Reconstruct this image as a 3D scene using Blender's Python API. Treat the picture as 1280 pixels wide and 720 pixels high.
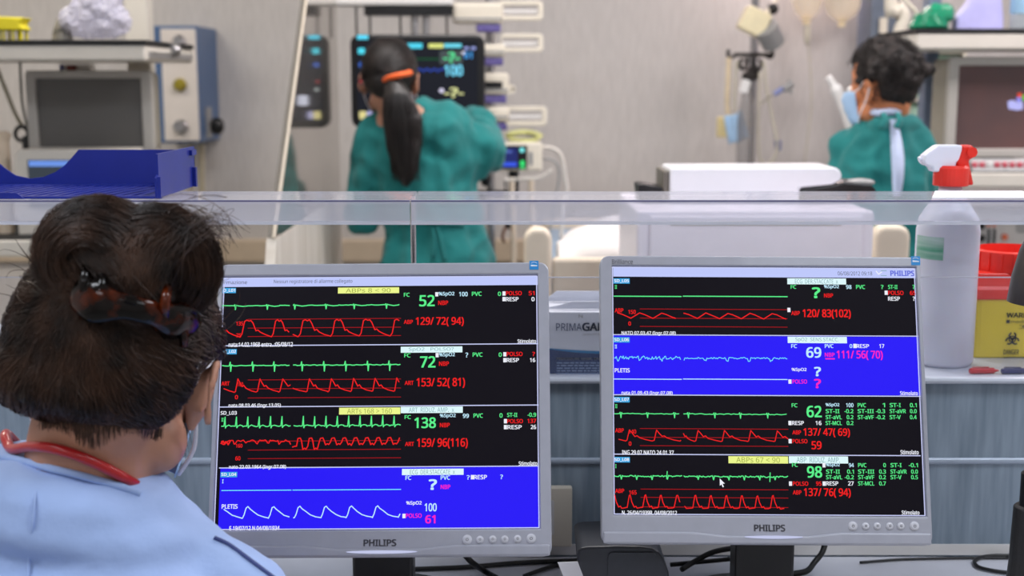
import bpy, bmesh, math, random
from mathutils import Vector, Matrix, Quaternion, noise
random.seed(7)
for o in list(bpy.data.objects): bpy.data.objects.remove(o)
scene = bpy.context.scene
COL = scene.collection
V = Vector
# ------------------------------------------------------------------ camera
CAMZ = 1.42; FPX = 1600.0; PITCH = math.atan(260/FPX)
cam_d = bpy.data.cameras.new('camera'); cam = bpy.data.objects.new('camera', cam_d); COL.objects.link(cam)
cam.location = (0,0,CAMZ); cam.rotation_euler = (math.pi/2-PITCH,0,0)
cam_d.sensor_width = 36; cam_d.lens = 36*FPX/1280; cam_d.clip_start = .02
cam_d.dof.use_dof = True; cam_d.dof.focus_distance = 1.56; cam_d.dof.aperture_fstop = 4.5
scene.camera = cam
# ------------------------------------------------------------------ world, view
w = bpy.data.worlds.new('world'); scene.world = w; w.use_nodes = True
w.node_tree.nodes['Background'].inputs[0].default_value = (.75,.8,.9,1); w.node_tree.nodes['Background'].inputs[1].default_value = .15
vs = scene.view_settings; vs.view_transform = 'Standard'; vs.look = 'None'; vs.gamma = 1; vs.exposure = 0; vs.use_curve_mapping = False
def area_light(name, loc, rot, sx, sy, watts, col, parent=None, spread=None):
    l = bpy.data.lights.new(name, 'AREA'); l.shape = 'RECTANGLE'; l.size = sx; l.size_y = sy; l.energy = watts; l.color = col
    if spread: l.spread = math.radians(spread)
    o = bpy.data.objects.new(name, l); COL.objects.link(o); o.location = loc; o.rotation_euler = rot
    if parent: o.parent = parent; o.location = V(loc)-parent.location
    return o
CEIL = 2.9
# name, x, y, watts, colour : the ward's ceiling luminaires
CEIL_LIGHTS = [(-2.2,3.2,32,(1,.93,.80)), (0.0,3.2,36,(1,.95,.94)), (2.2,3.2,46,(1,.92,.94)),
               (-1.5,0.55,26,(.84,.9,1)), (1.4,0.9,30,(.84,.9,1)), (-1.5,-1.4,14,(.84,.9,1)), (1.5,-1.4,14,(.84,.9,1))]
# ------------------------------------------------------------------ pixel helpers
_f = V((0,math.cos(PITCH),-math.sin(PITCH))); _u = V((0,math.sin(PITCH),math.cos(PITCH)))
def ray(u,v): return _f + V((1,0,0))*((u-640)/FPX) - _u*((v-360)/FPX)
def P(u,v,Y): d = ray(u,v); return V((0,0,CAMZ)) + d*(Y/d.y)
def S(v,Y): return Y/ray(640,v).y/FPX          # metres per pixel there
# ------------------------------------------------------------------ materials
def lin(c):
    c = c/255.; return c/12.92 if c<=.04045 else ((c+.055)/1.055)**2.4
def rgb(c): return (lin(c[0]),lin(c[1]),lin(c[2]),1)
MATS = {}
def mat(name, c, rough=.5, metal=0, var=.06, scale=20, stretch=(1,1,1), bump=0, bscale=None, c2=None, alpha=1, emit=0, sheen=0, sss=0, coat=0, lo=.35, hi=.65, detail=4):
    if name in MATS: return MATS[name]
    m = bpy.data.materials.new(name); m.use_nodes = True; nt = m.node_tree; N = nt.nodes; L = nt.links
    b = N['Principled BSDF']; b.inputs['Roughness'].default_value = rough; b.inputs['Metallic'].default_value = metal
    tc = N.new('ShaderNodeTexCoord'); mp = N.new('ShaderNodeMapping'); mp.inputs['Scale'].default_value = stretch
    L.new(tc.outputs['Object'], mp.inputs['Vector'])
    nz = N.new('ShaderNodeTexNoise'); nz.inputs['Scale'].default_value = scale; nz.inputs['Detail'].default_value = detail
    L.new(mp.outputs[0], nz.inputs['Vector'])
    cr = N.new('ShaderNodeValToRGB'); cr.color_ramp.elements[0].position = lo; cr.color_ramp.elements[1].position = hi
    a = rgb(c); q = rgb(c2) if c2 else tuple(min(1,x*(1+var)) for x in a[:3])+(1,)
    p = a if c2 else tuple(x*(1-var) for x in a[:3])+(1,)
    cr.color_ramp.elements[0].color = p; cr.color_ramp.elements[1].color = q
    L.new(nz.outputs[0], cr.inputs[0]); L.new(cr.outputs[0], b.inputs['Base Color'])
    if emit:
        L.new(cr.outputs[0], b.inputs['Emission Color']); b.inputs['Emission Strength'].default_value = emit
    if bump:
        n2 = N.new('ShaderNodeTexNoise'); n2.inputs['Scale'].default_value = bscale or scale*2; n2.inputs['Detail'].default_value = 3
        L.new(mp.outputs[0], n2.inputs['Vector']); bp = N.new('ShaderNodeBump'); bp.inputs['Strength'].default_value = bump; bp.inputs['Distance'].default_value = .004
        L.new(n2.outputs[0], bp.inputs['Height']); L.new(bp.outputs[0], b.inputs['Normal'])
    if sheen: b.inputs['Sheen Weight'].default_value = sheen
    if coat: b.inputs['Coat Weight'].default_value = coat
    if sss: b.inputs['Subsurface Weight'].default_value = sss; b.inputs['Subsurface Radius'].default_value = (.01,.004,.002)
    if alpha < 1: b.inputs['Alpha'].default_value = alpha
    MATS[name] = m; return m
def emat(name, c, s=1.0):
    if name in MATS: return MATS[name]
    m = bpy.data.materials.new(name); m.use_nodes = True; nt = m.node_tree; b = nt.nodes['Principled BSDF']
    b.inputs['Base Color'].default_value = (.002,.002,.0025,1); b.inputs['Roughness'].default_value = .45
    b.inputs['Specular IOR Level'].default_value = .08
    b.inputs['Emission Color'].default_value = rgb(c); b.inputs['Emission Strength'].default_value = s
    MATS[name] = m; return m
def clear(name, c, fac=.3, rough=.08, tint=(.97,.97,1)):
    if name in MATS: return MATS[name]
    m = bpy.data.materials.new(name); m.use_nodes = True; nt = m.node_tree; N = nt.nodes; L = nt.links
    b = N['Principled BSDF']; b.inputs['Base Color'].default_value = rgb(c); b.inputs['Roughness'].default_value = rough
    t = N.new('ShaderNodeBsdfTransparent'); t.inputs[0].default_value = tint+(1,)
    nz = N.new('ShaderNodeTexNoise'); nz.inputs['Scale'].default_value = 9
    mr = N.new('ShaderNodeMapRange'); mr.inputs['To Min'].default_value = fac*.8; mr.inputs['To Max'].default_value = fac*1.2
    tc = N.new('ShaderNodeTexCoord'); L.new(tc.outputs['Object'], nz.inputs['Vector']); L.new(nz.outputs[0], mr.inputs[0])
    mx = N.new('ShaderNodeMixShader'); L.new(mr.outputs[0], mx.inputs[0]); L.new(t.outputs[0], mx.inputs[1]); L.new(b.outputs[0], mx.inputs[2])
    L.new(mx.outputs[0], N['Material Output'].inputs[0]); MATS[name] = m; return m
# ------------------------------------------------------------------ mesh builder
class B:
    def __init__(s): s.v = []; s.f = []
    def add(s, vs, fs):
        n = len(s.v); s.v += [V(x) for x in vs]; s.f += [tuple(i+n for i in f) for f in fs]; return s
    def box(s, c, d, M=None):
        c = V(c); q = [V((x*d[0]/2,y*d[1]/2,z*d[2]/2)) for x in (-1,1) for y in (-1,1) for z in (-1,1)]
        if M is not None: q = [M@x for x in q]
        return s.add([c+x for x in q], [(0,1,3,2),(4,6,7,5),(0,4,5,1),(2,3,7,6),(0,2,6,4),(1,5,7,3)])
    def bb(s, a, b):
        a = V(a); b = V(b); return s.box((a+b)/2, b-a)
    def tube(s, pts, r, n=8, caps=True, flat=1.0, ref=None):
        pts = [V(p) for p in pts]; k = len(pts); rs = r if isinstance(r,(list,tuple)) else [r]*k
        ring = []; up = V(ref) if ref else None
        t0 = (pts[1]-pts[0]).normalized()
        if up is None: up = V((0,0,1)) if abs(t0.z)<.9 else V((1,0,0))
        for i,p in enumerate(pts):
            t = (pts[min(i+1,k-1)]-pts[max(i-1,0)]); t = t.normalized() if t.length>1e-9 else t0
            if ref: up = V(ref)
            x = t.cross(up); x = x.normalized() if x.length>1e-6 else V((1,0,0)); y = x.cross(t).normalized(); up = y
            for j in range(n):
                a = 2*math.pi*j/n; ring.append(p + x*math.cos(a)*rs[i] + y*math.sin(a)*rs[i]*flat)
        fs = [(i*n+j, i*n+(j+1)%n, (i+1)*n+(j+1)%n, (i+1)*n+j) for i in range(k-1) for j in range(n)]
        if caps: fs += [tuple(range(n-1,-1,-1)), tuple(range((k-1)*n, k*n))]
        return s.add(ring, fs)
    def cyl(s, a, b, r, r2=None, n=16): return s.tube([a,b],[r, r if r2 is None else r2], n)
    def lathe(s, c, prof, n=24, ax=(0,0,1), closed=False):
        c = V(c); ax = V(ax).normalized(); x = ax.orthogonal().normalized(); y = ax.cross(x); k = len(prof); vs = []
        for r,h in prof:
            for j in range(n):
                a = 2*math.pi*j/n; vs.append(c+ax*h+(x*math.cos(a)+y*math.sin(a))*max(r,1e-5))
        fs = [(i*n+j, i*n+(j+1)%n, (i+1)*n+(j+1)%n, (i+1)*n+j) for i in range(k-1) for j in range(n)]
        if not closed: fs += [tuple(range(n-1,-1,-1)), tuple(range((k-1)*n,k*n))]
        return s.add(vs, fs)
    def ell(s, c, r, n=14, m=9, M=None):
        c = V(c); r = (r,r,r) if isinstance(r,(int,float)) else r; vs = []; fs = []
        vs.append(V((0,0,r[2])))
        for i in range(1,m):
            t = math.pi*i/m
            for j in range(n):
                a = 2*math.pi*j/n; vs.append(V((r[0]*math.sin(t)*math.cos(a), r[1]*math.sin(t)*math.sin(a), r[2]*math.cos(t))))
        vs.append(V((0,0,-r[2]))); e = len(vs)-1
        if M is not None: vs = [M@x for x in vs]
        for j in range(n):
            fs.append((0,1+j,1+(j+1)%n)); fs.append((e, 1+(m-2)*n+(j+1)%n, 1+(m-2)*n+j))
            for i in range(m-2): fs.append((1+i*n+j, 1+(i+1)*n+j, 1+(i+1)*n+(j+1)%n, 1+i*n+(j+1)%n))
        return s.add([c+x for x in vs], fs)
    def chain(s, nodes, per=6):
        for (p,r),(q,t) in zip(nodes, nodes[1:]):
            p=V(p); q=V(q); r = V((r,r,r)) if isinstance(r,(int,float)) else V(r); t = V((t,t,t)) if isinstance(t,(int,float)) else V(t)
            for i in range(per+1):
                a = i/per; s.ell(p.lerp(q,a), tuple(r.lerp(t,a)), 12, 8)
        return s
    def prism(s, poly, F, d0, d1):
        n = len(poly); vs = [F((x,d0,z)) for x,z in poly]+[F((x,d1,z)) for x,z in poly]
        fs = [tuple(range(n)), tuple(range(2*n-1,n-1,-1))]+[(i,n+i,n+(i+1)%n,(i+1)%n) for i in range(n)]
        return s.add(vs, fs)
    def flat(s, poly, F, d=0):
        return s.add([F((x,d,z)) for x,z in poly], [tuple(range(len(poly)))])
    def frame(s, outer, inner, F, d0, d1):
        n = len(outer); vs = []
        for q,d in ((outer,d0),(inner,d0),(outer,d1),(inner,d1)): vs += [F((x,d,z)) for x,z in q]
        fs = []
        for i in range(n):
            j = (i+1)%n
            fs += [(i,j,n+j,n+i),(2*n+i,3*n+i,3*n+j,2*n+j),(i,2*n+i,2*n+j,j),(n+i,n+j,3*n+j,3*n+i)]
        return s.add(vs, fs)
def rrect(x0,z0,x1,z1,r,k=5):
    out = []
    for cx,cz,a0 in ((x1-r,z1-r,0),(x0+r,z1-r,90),(x0+r,z0+r,180),(x1-r,z0+r,270)):
        for i in range(k+1):
            a = math.radians(a0+90*i/k); out.append((cx+r*math.cos(a), cz+r*math.sin(a)))
    return out
def wloc(o):
    p = V((0,0,0))
    while o is not None: p = p+o.location; o = o.parent
    return p
def tag(o, label=None, cat=None, group=None, kind=None):
    for k,x in (('label',label),('category',cat),('group',group),('kind',kind)):
        if x: o[k] = x
    return o
def thing(name, loc, label, cat, group=None):
    o = bpy.data.objects.new(name, None); COL.objects.link(o); o.location = V(loc); o.empty_display_size = .05
    return tag(o, label, cat, group)
def part(name, b, m, parent=None, smooth=False, bevel=0, label=None, cat=None, group=None, kind=None, seg=2, recalc=True):
    me = bpy.data.meshes.new(name)
    vs = b.v
    if parent: org = wloc(parent)
    else:
        lo = [min(v[i] for v in vs) for i in range(3)]; hi = [max(v[i] for v in vs) for i in range(3)]
        org = V(((lo[0]+hi[0])/2,(lo[1]+hi[1])/2,lo[2]))
    me.from_pydata([tuple(v-org) for v in vs], [], b.f); me.update()
    if recalc:
        bm = bmesh.new(); bm.from_mesh(me); bmesh.ops.recalc_face_normals(bm, faces=bm.faces); bm.to_mesh(me); bm.free()
    if smooth:
        for p in me.polygons: p.use_smooth = True
    me.materials.append(m)
    o = bpy.data.objects.new(name, me); COL.objects.link(o)
    if parent: o.parent = parent
    else: o.location = org
    if bevel:
        bv = o.modifiers.new('bevel','BEVEL'); bv.width = bevel; bv.segments = seg; bv.limit_method = 'ANGLE'; bv.angle_limit = math.radians(35)
    return tag(o, label, cat, group, kind)
def fused(b, voxel, smooth=6, disp=None):
    """union of closed shapes grown into one continuous skin"""
    me = bpy.data.meshes.new('tmp'); me.from_pydata([tuple(v) for v in b.v], [], b.f); me.update()
    o = bpy.data.objects.new('tmp', me); COL.objects.link(o)
    r = o.modifiers.new('r','REMESH'); r.mode = 'VOXEL'; r.voxel_size = voxel
    s = o.modifiers.new('s','SMOOTH'); s.iterations = smooth; s.factor = .5
    dg = bpy.context.evaluated_depsgraph_get(); n = bpy.data.meshes.new_from_object(o.evaluated_get(dg))
    bpy.data.objects.remove(o); bpy.data.meshes.remove(me)
    out = B(); out.v = [v.co.copy() for v in n.vertices]; out.f = [tuple(p.vertices) for p in n.polygons]
    if disp:
        nn = [v.normal.copy() for v in n.vertices]; out.v = [p+q*disp(p,q) for p,q in zip(out.v,nn)]
    bpy.data.meshes.remove(n); return out
def fbm(p, sc, st=(1,1,1)): return noise.noise(V((p.x*st[0]*sc,p.y*st[1]*sc,p.z*st[2]*sc)))
_tc = {}
try:                                              # Blender's own bundled interface face; its built-in face otherwise
    import os
    _fd = os.path.join(bpy.utils.system_resource('DATAFILES'),'fonts','NotoSansHebrew-Regular.woff2'); FONT = bpy.data.fonts.load(_fd)
except Exception: FONT = None
def text2d(body, bold=.0):
    k = body
    if k in _tc: return _tc[k]
    cu = bpy.data.curves.new('t','FONT'); cu.body = body; cu.size = 1; cu.resolution_u = 2
    if FONT: cu.font = FONT
    o = bpy.data.objects.new('t',cu); COL.objects.link(o)
    dg = bpy.context.evaluated_depsgraph_get(); me = bpy.data.meshes.new_from_object(o.evaluated_get(dg))
    vs = [(v.co.x,v.co.y) for v in me.vertices]; fs = [tuple(p.vertices) for p in me.polygons]
    bpy.data.objects.remove(o); bpy.data.curves.remove(cu); bpy.data.meshes.remove(me)
    _tc[k] = (vs,fs); return _tc[k]
def put_text(b, body, F, x0, z0, x1, z1, d=0, bold=.01):
    """lettering fitted to the box x0..x1, z0..z1 of frame F"""
    vs,fs = text2d(body,bold)
    if not vs: return
    a = min(v[0] for v in vs); c = max(v[0] for v in vs); e = min(v[1] for v in vs); g = max(v[1] for v in vs)
    kx = (x1-x0)/(c-a); kz = (z1-z0)/max(g-e,1e-6); w_ = min(abs(kx),abs(kz))*bold*1.1
    for sx,sz in (((0,0),) if bold <= .004 else ((-1,-.6),(1,-.6),(-1,.6),(1,.6))):
        b.add([F((x0+(x-a)*kx+sx*w_, d, z0+(y-e)*kz+sz*w_)) for x,y in vs], fs)
def world_frame(o, ex, ey, ez):
    o=V(o); ex=V(ex); ey=V(ey); ez=V(ez)
    return lambda p: o+ex*p[0]+ey*p[1]+ez*p[2]
# ------------------------------------------------------------------ shared materials
wallm = mat('wall vinyl', (196,191,188), .55, var=.055, scale=14, stretch=(9,9,1), bump=.12, bscale=25)
white_pl = mat('white plastic', (226,224,222), .4, var=.02)
cream_pl = mat('cream plastic', (222,214,198), .42, var=.03)
grey_pl = mat('grey plastic', (150,150,150), .45, var=.04)
black_pl = mat('black plastic', (17,17,19), .38, var=.1)
steel = mat('brushed steel', (190,190,192), .28, 1, var=.08, scale=30, stretch=(1,1,12))
dsteel = mat('dark metal', (48,48,52), .4, .6)
skin = mat('skin', (184,134,110), .5, var=.05, scale=30, bump=.05, bscale=150, sss=.08)
teal = mat('surgical gown cloth', (5,112,111), .85, var=.08, scale=18, bump=.25, bscale=60, sheen=.15)
hairm = mat('dark hair', (30,20,16), .42, var=.5, scale=60, stretch=(1,1,.25), bump=.5, bscale=140)
# ------------------------------------------------------------------ the room
XW = 3.2; YB = 5.2; YR = -2.6
def slab(name, a, b, m, **k): return part(name, B().bb(a,b), m, kind='structure', **k)
slab('floor', (-XW,YR,-.05),(XW,YB,0), mat('vinyl floor', (150,150,148), .35, var=.05, scale=40))
slab('ceiling', (-XW,YR,CEIL),(XW,YB,CEIL+.05), mat('ceiling white', (225,225,222), .8, var=.02))
slab('wall_back', (-XW,YB,0),(XW,YB+.1,CEIL), wallm)
slab('wall_left', (-XW-.1,YR,0),(-XW,YB,CEIL), wallm)
slab('wall_right', (XW,YR,0),(XW+.1,YB,CEIL), wallm)
slab('wall_rear', (-XW,YR-.1,0),(XW,YR,CEIL), wallm)
rz0 = P(300,327,YB).z; rz1 = P(300,298,YB).z
slab('trim_1', (-XW,YB-.03,rz0),(XW,YB-.001,rz1), mat('beige bumper rail', (196,178,156), .5, var=.03), bevel=.01)
slab('baseboard_back', (-XW,YB-.02,0),(XW,YB-.001,.1), mat('baseboard grey', (120,120,122), .5))
lightm = emat('lamp diffuser', (255,250,240), 2.0)
for i,(x,y,wt,c) in enumerate(CEIL_LIGHTS):
    t = thing('ceiling_light', (x,y,CEIL), 'white framed rectangular ceiling light panel', 'ceiling light', 'ceiling light panels')
    F = world_frame((x,y,CEIL-.05),(1,0,0),(0,0,1),(0,1,0))
    part('frame', B().frame(rrect(-.62,-.32,.62,.32,.01,2), rrect(-.59,-.29,.59,.29,.01,2), F, 0, .049), white_pl, t)
    part('diffuser', B().bb((x-.59,y-.29,CEIL-.03),(x+.59,y+.29,CEIL-.02)), lightm, t)
    area_light('lamp', (x,y,CEIL-.055),(0,0,0), 1.15,.55, wt, c, t)
# ------------------------------------------------------------------ desk and counter
YP = 1.80                                             # front of the counter's upright panel
ZD = .728
desk_m = mat('pale laminate worktop', (206,207,216), .35, var=.03)
t = thing('desk', (0,1.57,0), 'pale laminate desk worktop carrying both display screens', 'desk')
part('worktop', B().bb((-1.7,1.35,ZD-.03),(1.7,YP-.002,ZD)), desk_m, t, bevel=.004)
for x in (-1.66,1.66): part('side_panel', B().bb((x-.015,1.37,0),(x+.015,YP-.004,ZD-.031)), desk_m, t)
panel_m = mat('blue grey streaked laminate', (112,128,142), .38, c2=(142,157,172), scale=9, stretch=(9,9,.7), lo=.3, hi=.68, detail=10)
zl1 = P(640,470,YP).z; zl0 = P(640,478,YP).z
ct = thing('reception_counter', (0,1.95,0), 'blue grey laminate counter front with pale ledge behind the screens', 'counter')
zr0 = P(640,580,YP).z; zr1 = P(640,572,YP).z; zs1 = P(640,680,YP).z
# two panel rows split by a metal rail, with vertical joints
xs = [-1.7,P(722,560,YP).x-.62,P(762,560,YP).x,P(762,560,YP).x+.62,1.7]
for a,b_ in zip(xs,xs[1:]):
    part('panel', B().bb((a+.001,YP,zr1),(b_-.001,YP+.03,zl0)), panel_m, ct)
    part('panel', B().bb((a+.001,YP,0.02),(b_-.001,YP+.03,zr0)), panel_m, ct)
part('rail', B().bb((-1.7,YP-.004,zr0),(1.7,YP+.03,zr1)), mat('satin rail', (160,172,188), .35, .1), ct, bevel=.004, seg=3)
part('skirting', B().bb((-1.7,YP-.0015,ZD+.001),(1.7,YP-.0002,zs1)), white_pl, ct)
ledge_m = mat('ledge laminate', (196,202,214), .3, var=.02)
part('ledge', B().bb((-1.7,YP-.012,zl0),(1.7,2.2,zl1)), ledge_m, ct, bevel=.004)
part('back_panel', B().bb((-1.7,2.14,0),(1.7,2.17,zl0-.001)), panel_m, ct)
# clear upright sheet on the ledge
acr = clear('clear acrylic', (235,236,245), .36, .05)
acr_thin = clear('clear acrylic sheet', (235,238,245), .035, .03, (.99,.99,1))
acr_edge = clear('acrylic cut edge', (225,228,240), .75, .1)
zt = P(700,346,YP+.004).z
t = thing('acrylic_screen', (0,YP,zl1), 'low clear acrylic sheet standing along the front of the counter ledge', 'acrylic screen')
part('sheet', B().bb((-1.68,YP+.002,zl1),(1.68,YP+.005,zt-.0015)), acr_thin, t)
part('top_edge', B().bb((-1.68,YP+.002,zt-.0014),(1.68,YP+.005,zt)), acr_edge, t)
# raised acrylic shelf, two lengths butted at a metal post
YS = 1.70; zf = P(640,250,YS).z; zfb = P(640,281,YS).z; ysb = 1.835
xj = P(513,262,YS).x
for a,b_,lb in ((-1.68,xj-.001,'clear acrylic raised shelf length under the blue letter tray'),(xj+.001,1.68,'clear acrylic raised shelf length with loose paper lying on it')):
    t = thing('acrylic_shelf', ((a+b_)/2,YS,zf), lb, 'shelf')
    part('top_sheet', B().bb((a,YS+.0042,zf-.005),(b_,ysb,zf)), acr, t)
    part('front_lip', B().bb((a,YS,zfb+.0045),(b_,YS+.004,zf)), acr, t)
    part('lip_edge', B().bb((a,YS,zfb),(b_,YS+.012,zfb+.004)), acr_edge, t)
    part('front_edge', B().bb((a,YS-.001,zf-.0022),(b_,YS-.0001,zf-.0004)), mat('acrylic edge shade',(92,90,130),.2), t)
t = thing('shelf_post', (P(517,325,1.815).x,1.815,zl1), 'slim metal post holding up the acrylic shelf joint', 'post')
pb = V((P(517,325,1.815).x,1.815,zl1))
part('rod', B().cyl(pb, V((pb.x,1.815,zf-.006)), .0038, n=12), steel, t, smooth=False)
part('foot', B().lathe(pb, [(.014,0),(.014,.004),(.006,.008)], 16), steel, t)
for x in (-1.6,1.62):
    q = thing('shelf_post', (x,1.815,zl1), 'slim metal post at the far end of the acrylic shelf', 'post', 'end posts of the acrylic shelf')
    part('rod', B().cyl((x,1.815,zl1),(x,1.815,zf-.006), .0038, n=12), steel, q)
# ------------------------------------------------------------------ display screens
silver = mat('silver grey bezel plastic', (166,168,180), .34, var=.025, scale=60, coat=.15)
CO = {'r':(240,32,32),'dr':(168,14,22),'g':(92,240,140),'c':(196,236,255),'w':(238,240,250),'m':(255,40,190),'cy':(120,225,250),'k':(70,72,95),'t':(120,165,170),'y':(150,160,70),'pb':(90,100,215)}
SM = {k:emat('display ink '+n, CO[k], 1.0) for k,n in (('r','red'),('dr','dim red'),('g','green'),('c','pale blue'),('w','white'),('m','magenta'),('cy','cyan'),('k','dark grey'),('t','grey teal'),('y','olive'),('pb','violet blue'))}
BGS = {'black':emat('display black', (15,12,20), 1), 'blue':emat('display blue', (42,26,248), 1), 'bar':emat('display pale bar', (190,200,250), 1),
       'tag':emat('display tag blue', (60,165,225), 1), 'yel':emat('display pale yellow', (236,246,140), 1), 'pale':emat('display pale cyan', (222,248,252), 1)}
class Screen:
    def __init__(s, name, Bc, Tc, roll, W, label, led_px, base_px):
        s.ez = (Tc-Bc).normalized(); s.H = (Tc-Bc).length; s.W = W
        ex = V((math.cos(roll),0,math.sin(roll))); ex = (ex-s.ez*ex.dot(s.ez)).normalized(); s.ex = ex; s.ey = s.ez.cross(ex).normalized(); s.o = Bc
        s.F = world_frame(Bc, s.ex, s.ey, s.ez)
        s.t = thing(name, (P(base_px,700,1.62).x,1.66,ZD), label, 'monitor', 'silver framed patient data screens')
        s.D0 = .006
    def L(s, u, v, d=None):
        d = s.D0 if d is None else d
        r = ray(u,v); c = V((0,0,CAMZ)); n = s.ey; q = s.o+s.ey*d
        h = c + r*((q-c).dot(n)/r.dot(n)) - s.o
        return h.dot(s.ex), h.dot(s.ez)
    def k(s, u, v): a = s.L(u-5,v); b = s.L(u+5,v); return (b[0]-a[0])/10      # metres per photo pixel
    def sector(s, name, u0, u1, vt, vb, uref, bg):
        a = s.L(uref,vt); b = s.L(uref,vb); x0 = s.L(u0,(vt+vb)/2)[0]; x1 = s.L(u1,(vt+vb)/2)[0]
        o = part(name, B().flat([(x0,b[1]),(x1,b[1]),(x1,a[1]),(x0,a[1])], s.F, s.D0-.0003), BGS[bg], s.t, recalc=False); s.cur = o; s.items = []; return o
    def box(s, u0, u1, v0, v1, bg, text=None, col='t'):
        a = s.L(u0,(v0+v1)/2); b = s.L(u1,(v0+v1)/2); h = s.k((u0+u1)/2,v0)*(v1-v0)/2; zc = (a[1]+b[1])/2
        o = part('alarm_box' if v1-v0>7.2 or u1-u0>30 else 'bed_tag', B().flat([(a[0],zc-h),(b[0],zc-h),(b[0],zc+h),(a[0],zc+h)], s.F, s.D0-.0005), BGS[bg], s.cur, recalc=False)
        if text: s.tx(text, u0+(u1-u0)*(.05 if u1-u0<30 else .13), u1-(u1-u0)*(.05 if u1-u0<30 else .14), v0+1.2, v1-1.0, col, .022 if col == 'w' else .004)
    def tx(s, body, u0, u1, v0, v1, col, bold=.02):
        a = s.L((u0+u1)/2,(v0+v1)/2); k = s.k((u0+u1)/2,v0); w = (u1-u0)*k/2; h = (v1-v0)*k/2
        b = B(); s.items.append((col,'t',b)); put_text(b, body, s.F, a[0]-w, a[1]-h, a[0]+w, a[1]+h, s.D0-.0007, bold)
    def icon(s, u, v):
        a = s.L(u,v); k = s.k(u,v); b = B(); s.items.append(('w','i',b)); b.flat([(a[0]-1.9*k,a[1]-2.7*k),(a[0]+1.9*k,a[1]-2.7*k),(a[0]+1.9*k,a[1]+2.7*k),(a[0]-1.9*k,a[1]+2.7*k)], s.F, s.D0-.0007)
    def wave(s, pts, ur, vr, col, th=1.15, d=.0008):
        """pts: photo-pixel offsets (x absolute, y up from the base line through (ur,vr))"""
        a = s.L(ur,vr); k = s.k(ur,vr); b = B(); s.items.append((col,'w' if len(pts)>2 else 'l',b))
        q = [(a[0]+(x-ur)*k, a[1]+y*k) for x,y in pts]; h = th*k/2
        for (x0,y0),(x1,y1) in zip(q,q[1:]):
            dx,dy = x1-x0,y1-y0; l = math.hypot(dx,dy) or 1; nx,ny = -dy/l*h, dx/l*h; ex,ey = dx/l*h*.6, dy/l*h*.6
            b.flat([(x0-ex-nx,y0-ey-ny),(x1+ex-nx,y1+ey-ny),(x1+ex+nx,y1+ey+ny),(x0-ex+nx,y0-ey+ny)], s.F, s.D0-d)
    def line(s, u0, u1, ur, vr, col, th=.8): s.wave([(u0,0),(u1,0)], ur, vr, col, th, .0006)
    def done(s):
        for c,k,b in s.items:
            if b.v: part({'t':'readout','i':'status_icon','w':'trace','l':'trace_line'}[k], b, SM[c], s.cur, recalc=False)
        s.items = []
def at_depth(u,v,zc): return V((0,0,CAMZ))+ray(u,v)*zc
def rnd(a): return (random.random()*2-1)*a
def trace(u0,u1,beats,shape,noise_a=.35,step=2.0,gap=None):
    """polyline pieces: flat noisy base with a beat shape dropped in at each beat"""
    pts = []; x = u0
    bt = sorted(beats); occ = []
    for b in bt: occ.append((b+shape[0][0], b+shape[-1][0], b))
    while x < u1:
        hit = [o for o in occ if o[0] <= x <= o[1]]
        if hit:
            for dx,dy in shape:
                if u0 <= hit[0][2]+dx <= u1: pts.append((hit[0][2]+dx, dy+rnd(noise_a*.5)))
            x = hit[0][1]+.6
        else: pts.append((x, rnd(noise_a))); x += step
    if gap: return [[p for p in pts if p[0] < gap-1], [p for p in pts if p[0] > gap+1]]
    return [pts]
def pressure(u0,u1,beats,amp,kind='art',gap=None):
    pts = []; bs = sorted(beats)
    per = bs[1]-bs[0]; bs = [bs[0]-per]+bs+[bs[-1]+per]
    for b,n in zip(bs,bs[1:]):
        p = n-b
        if kind == 'art': sh = [(0,0),(.05,.05),(.14,1),(.24,.72),(.34,.42),(.42,.5),(.52,.28),(.75,.12),(.97,.02)]
        elif kind == 'abp': sh = [(0,.04),(.06,.2),(.13,.92),(.2,1),(.27,.92),(.33,.98),(.4,.8),(.5,.38),(.56,.42),(.64,.28),(.8,.14),(.97,.04)]
        elif kind == 'tri': sh = [(0,0),(.38,1),(.6,.72),(.85,.2),(.97,.02)]
        elif kind == 'pleth': sh = [(0,0),(.06,.3),(.13,.9),(.2,1),(.28,.8),(.42,.55),(.6,.25),(.8,.1),(.97,.02)]
        else: sh = [(0,.08),(.1,.1),(.24,.95),(.3,1),(.4,.5),(.55,.12),(.66,.2),(.74,.05),(.97,.08)]
        for a,y in sh:
            x = b+a*p
            if u0 <= x <= u1: pts.append((x, y*amp+rnd(.35)))
    if gap: return [[p for p in pts if p[0] < gap-1], [p for p in pts if p[0] > gap+1]]
    return [pts]
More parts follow.
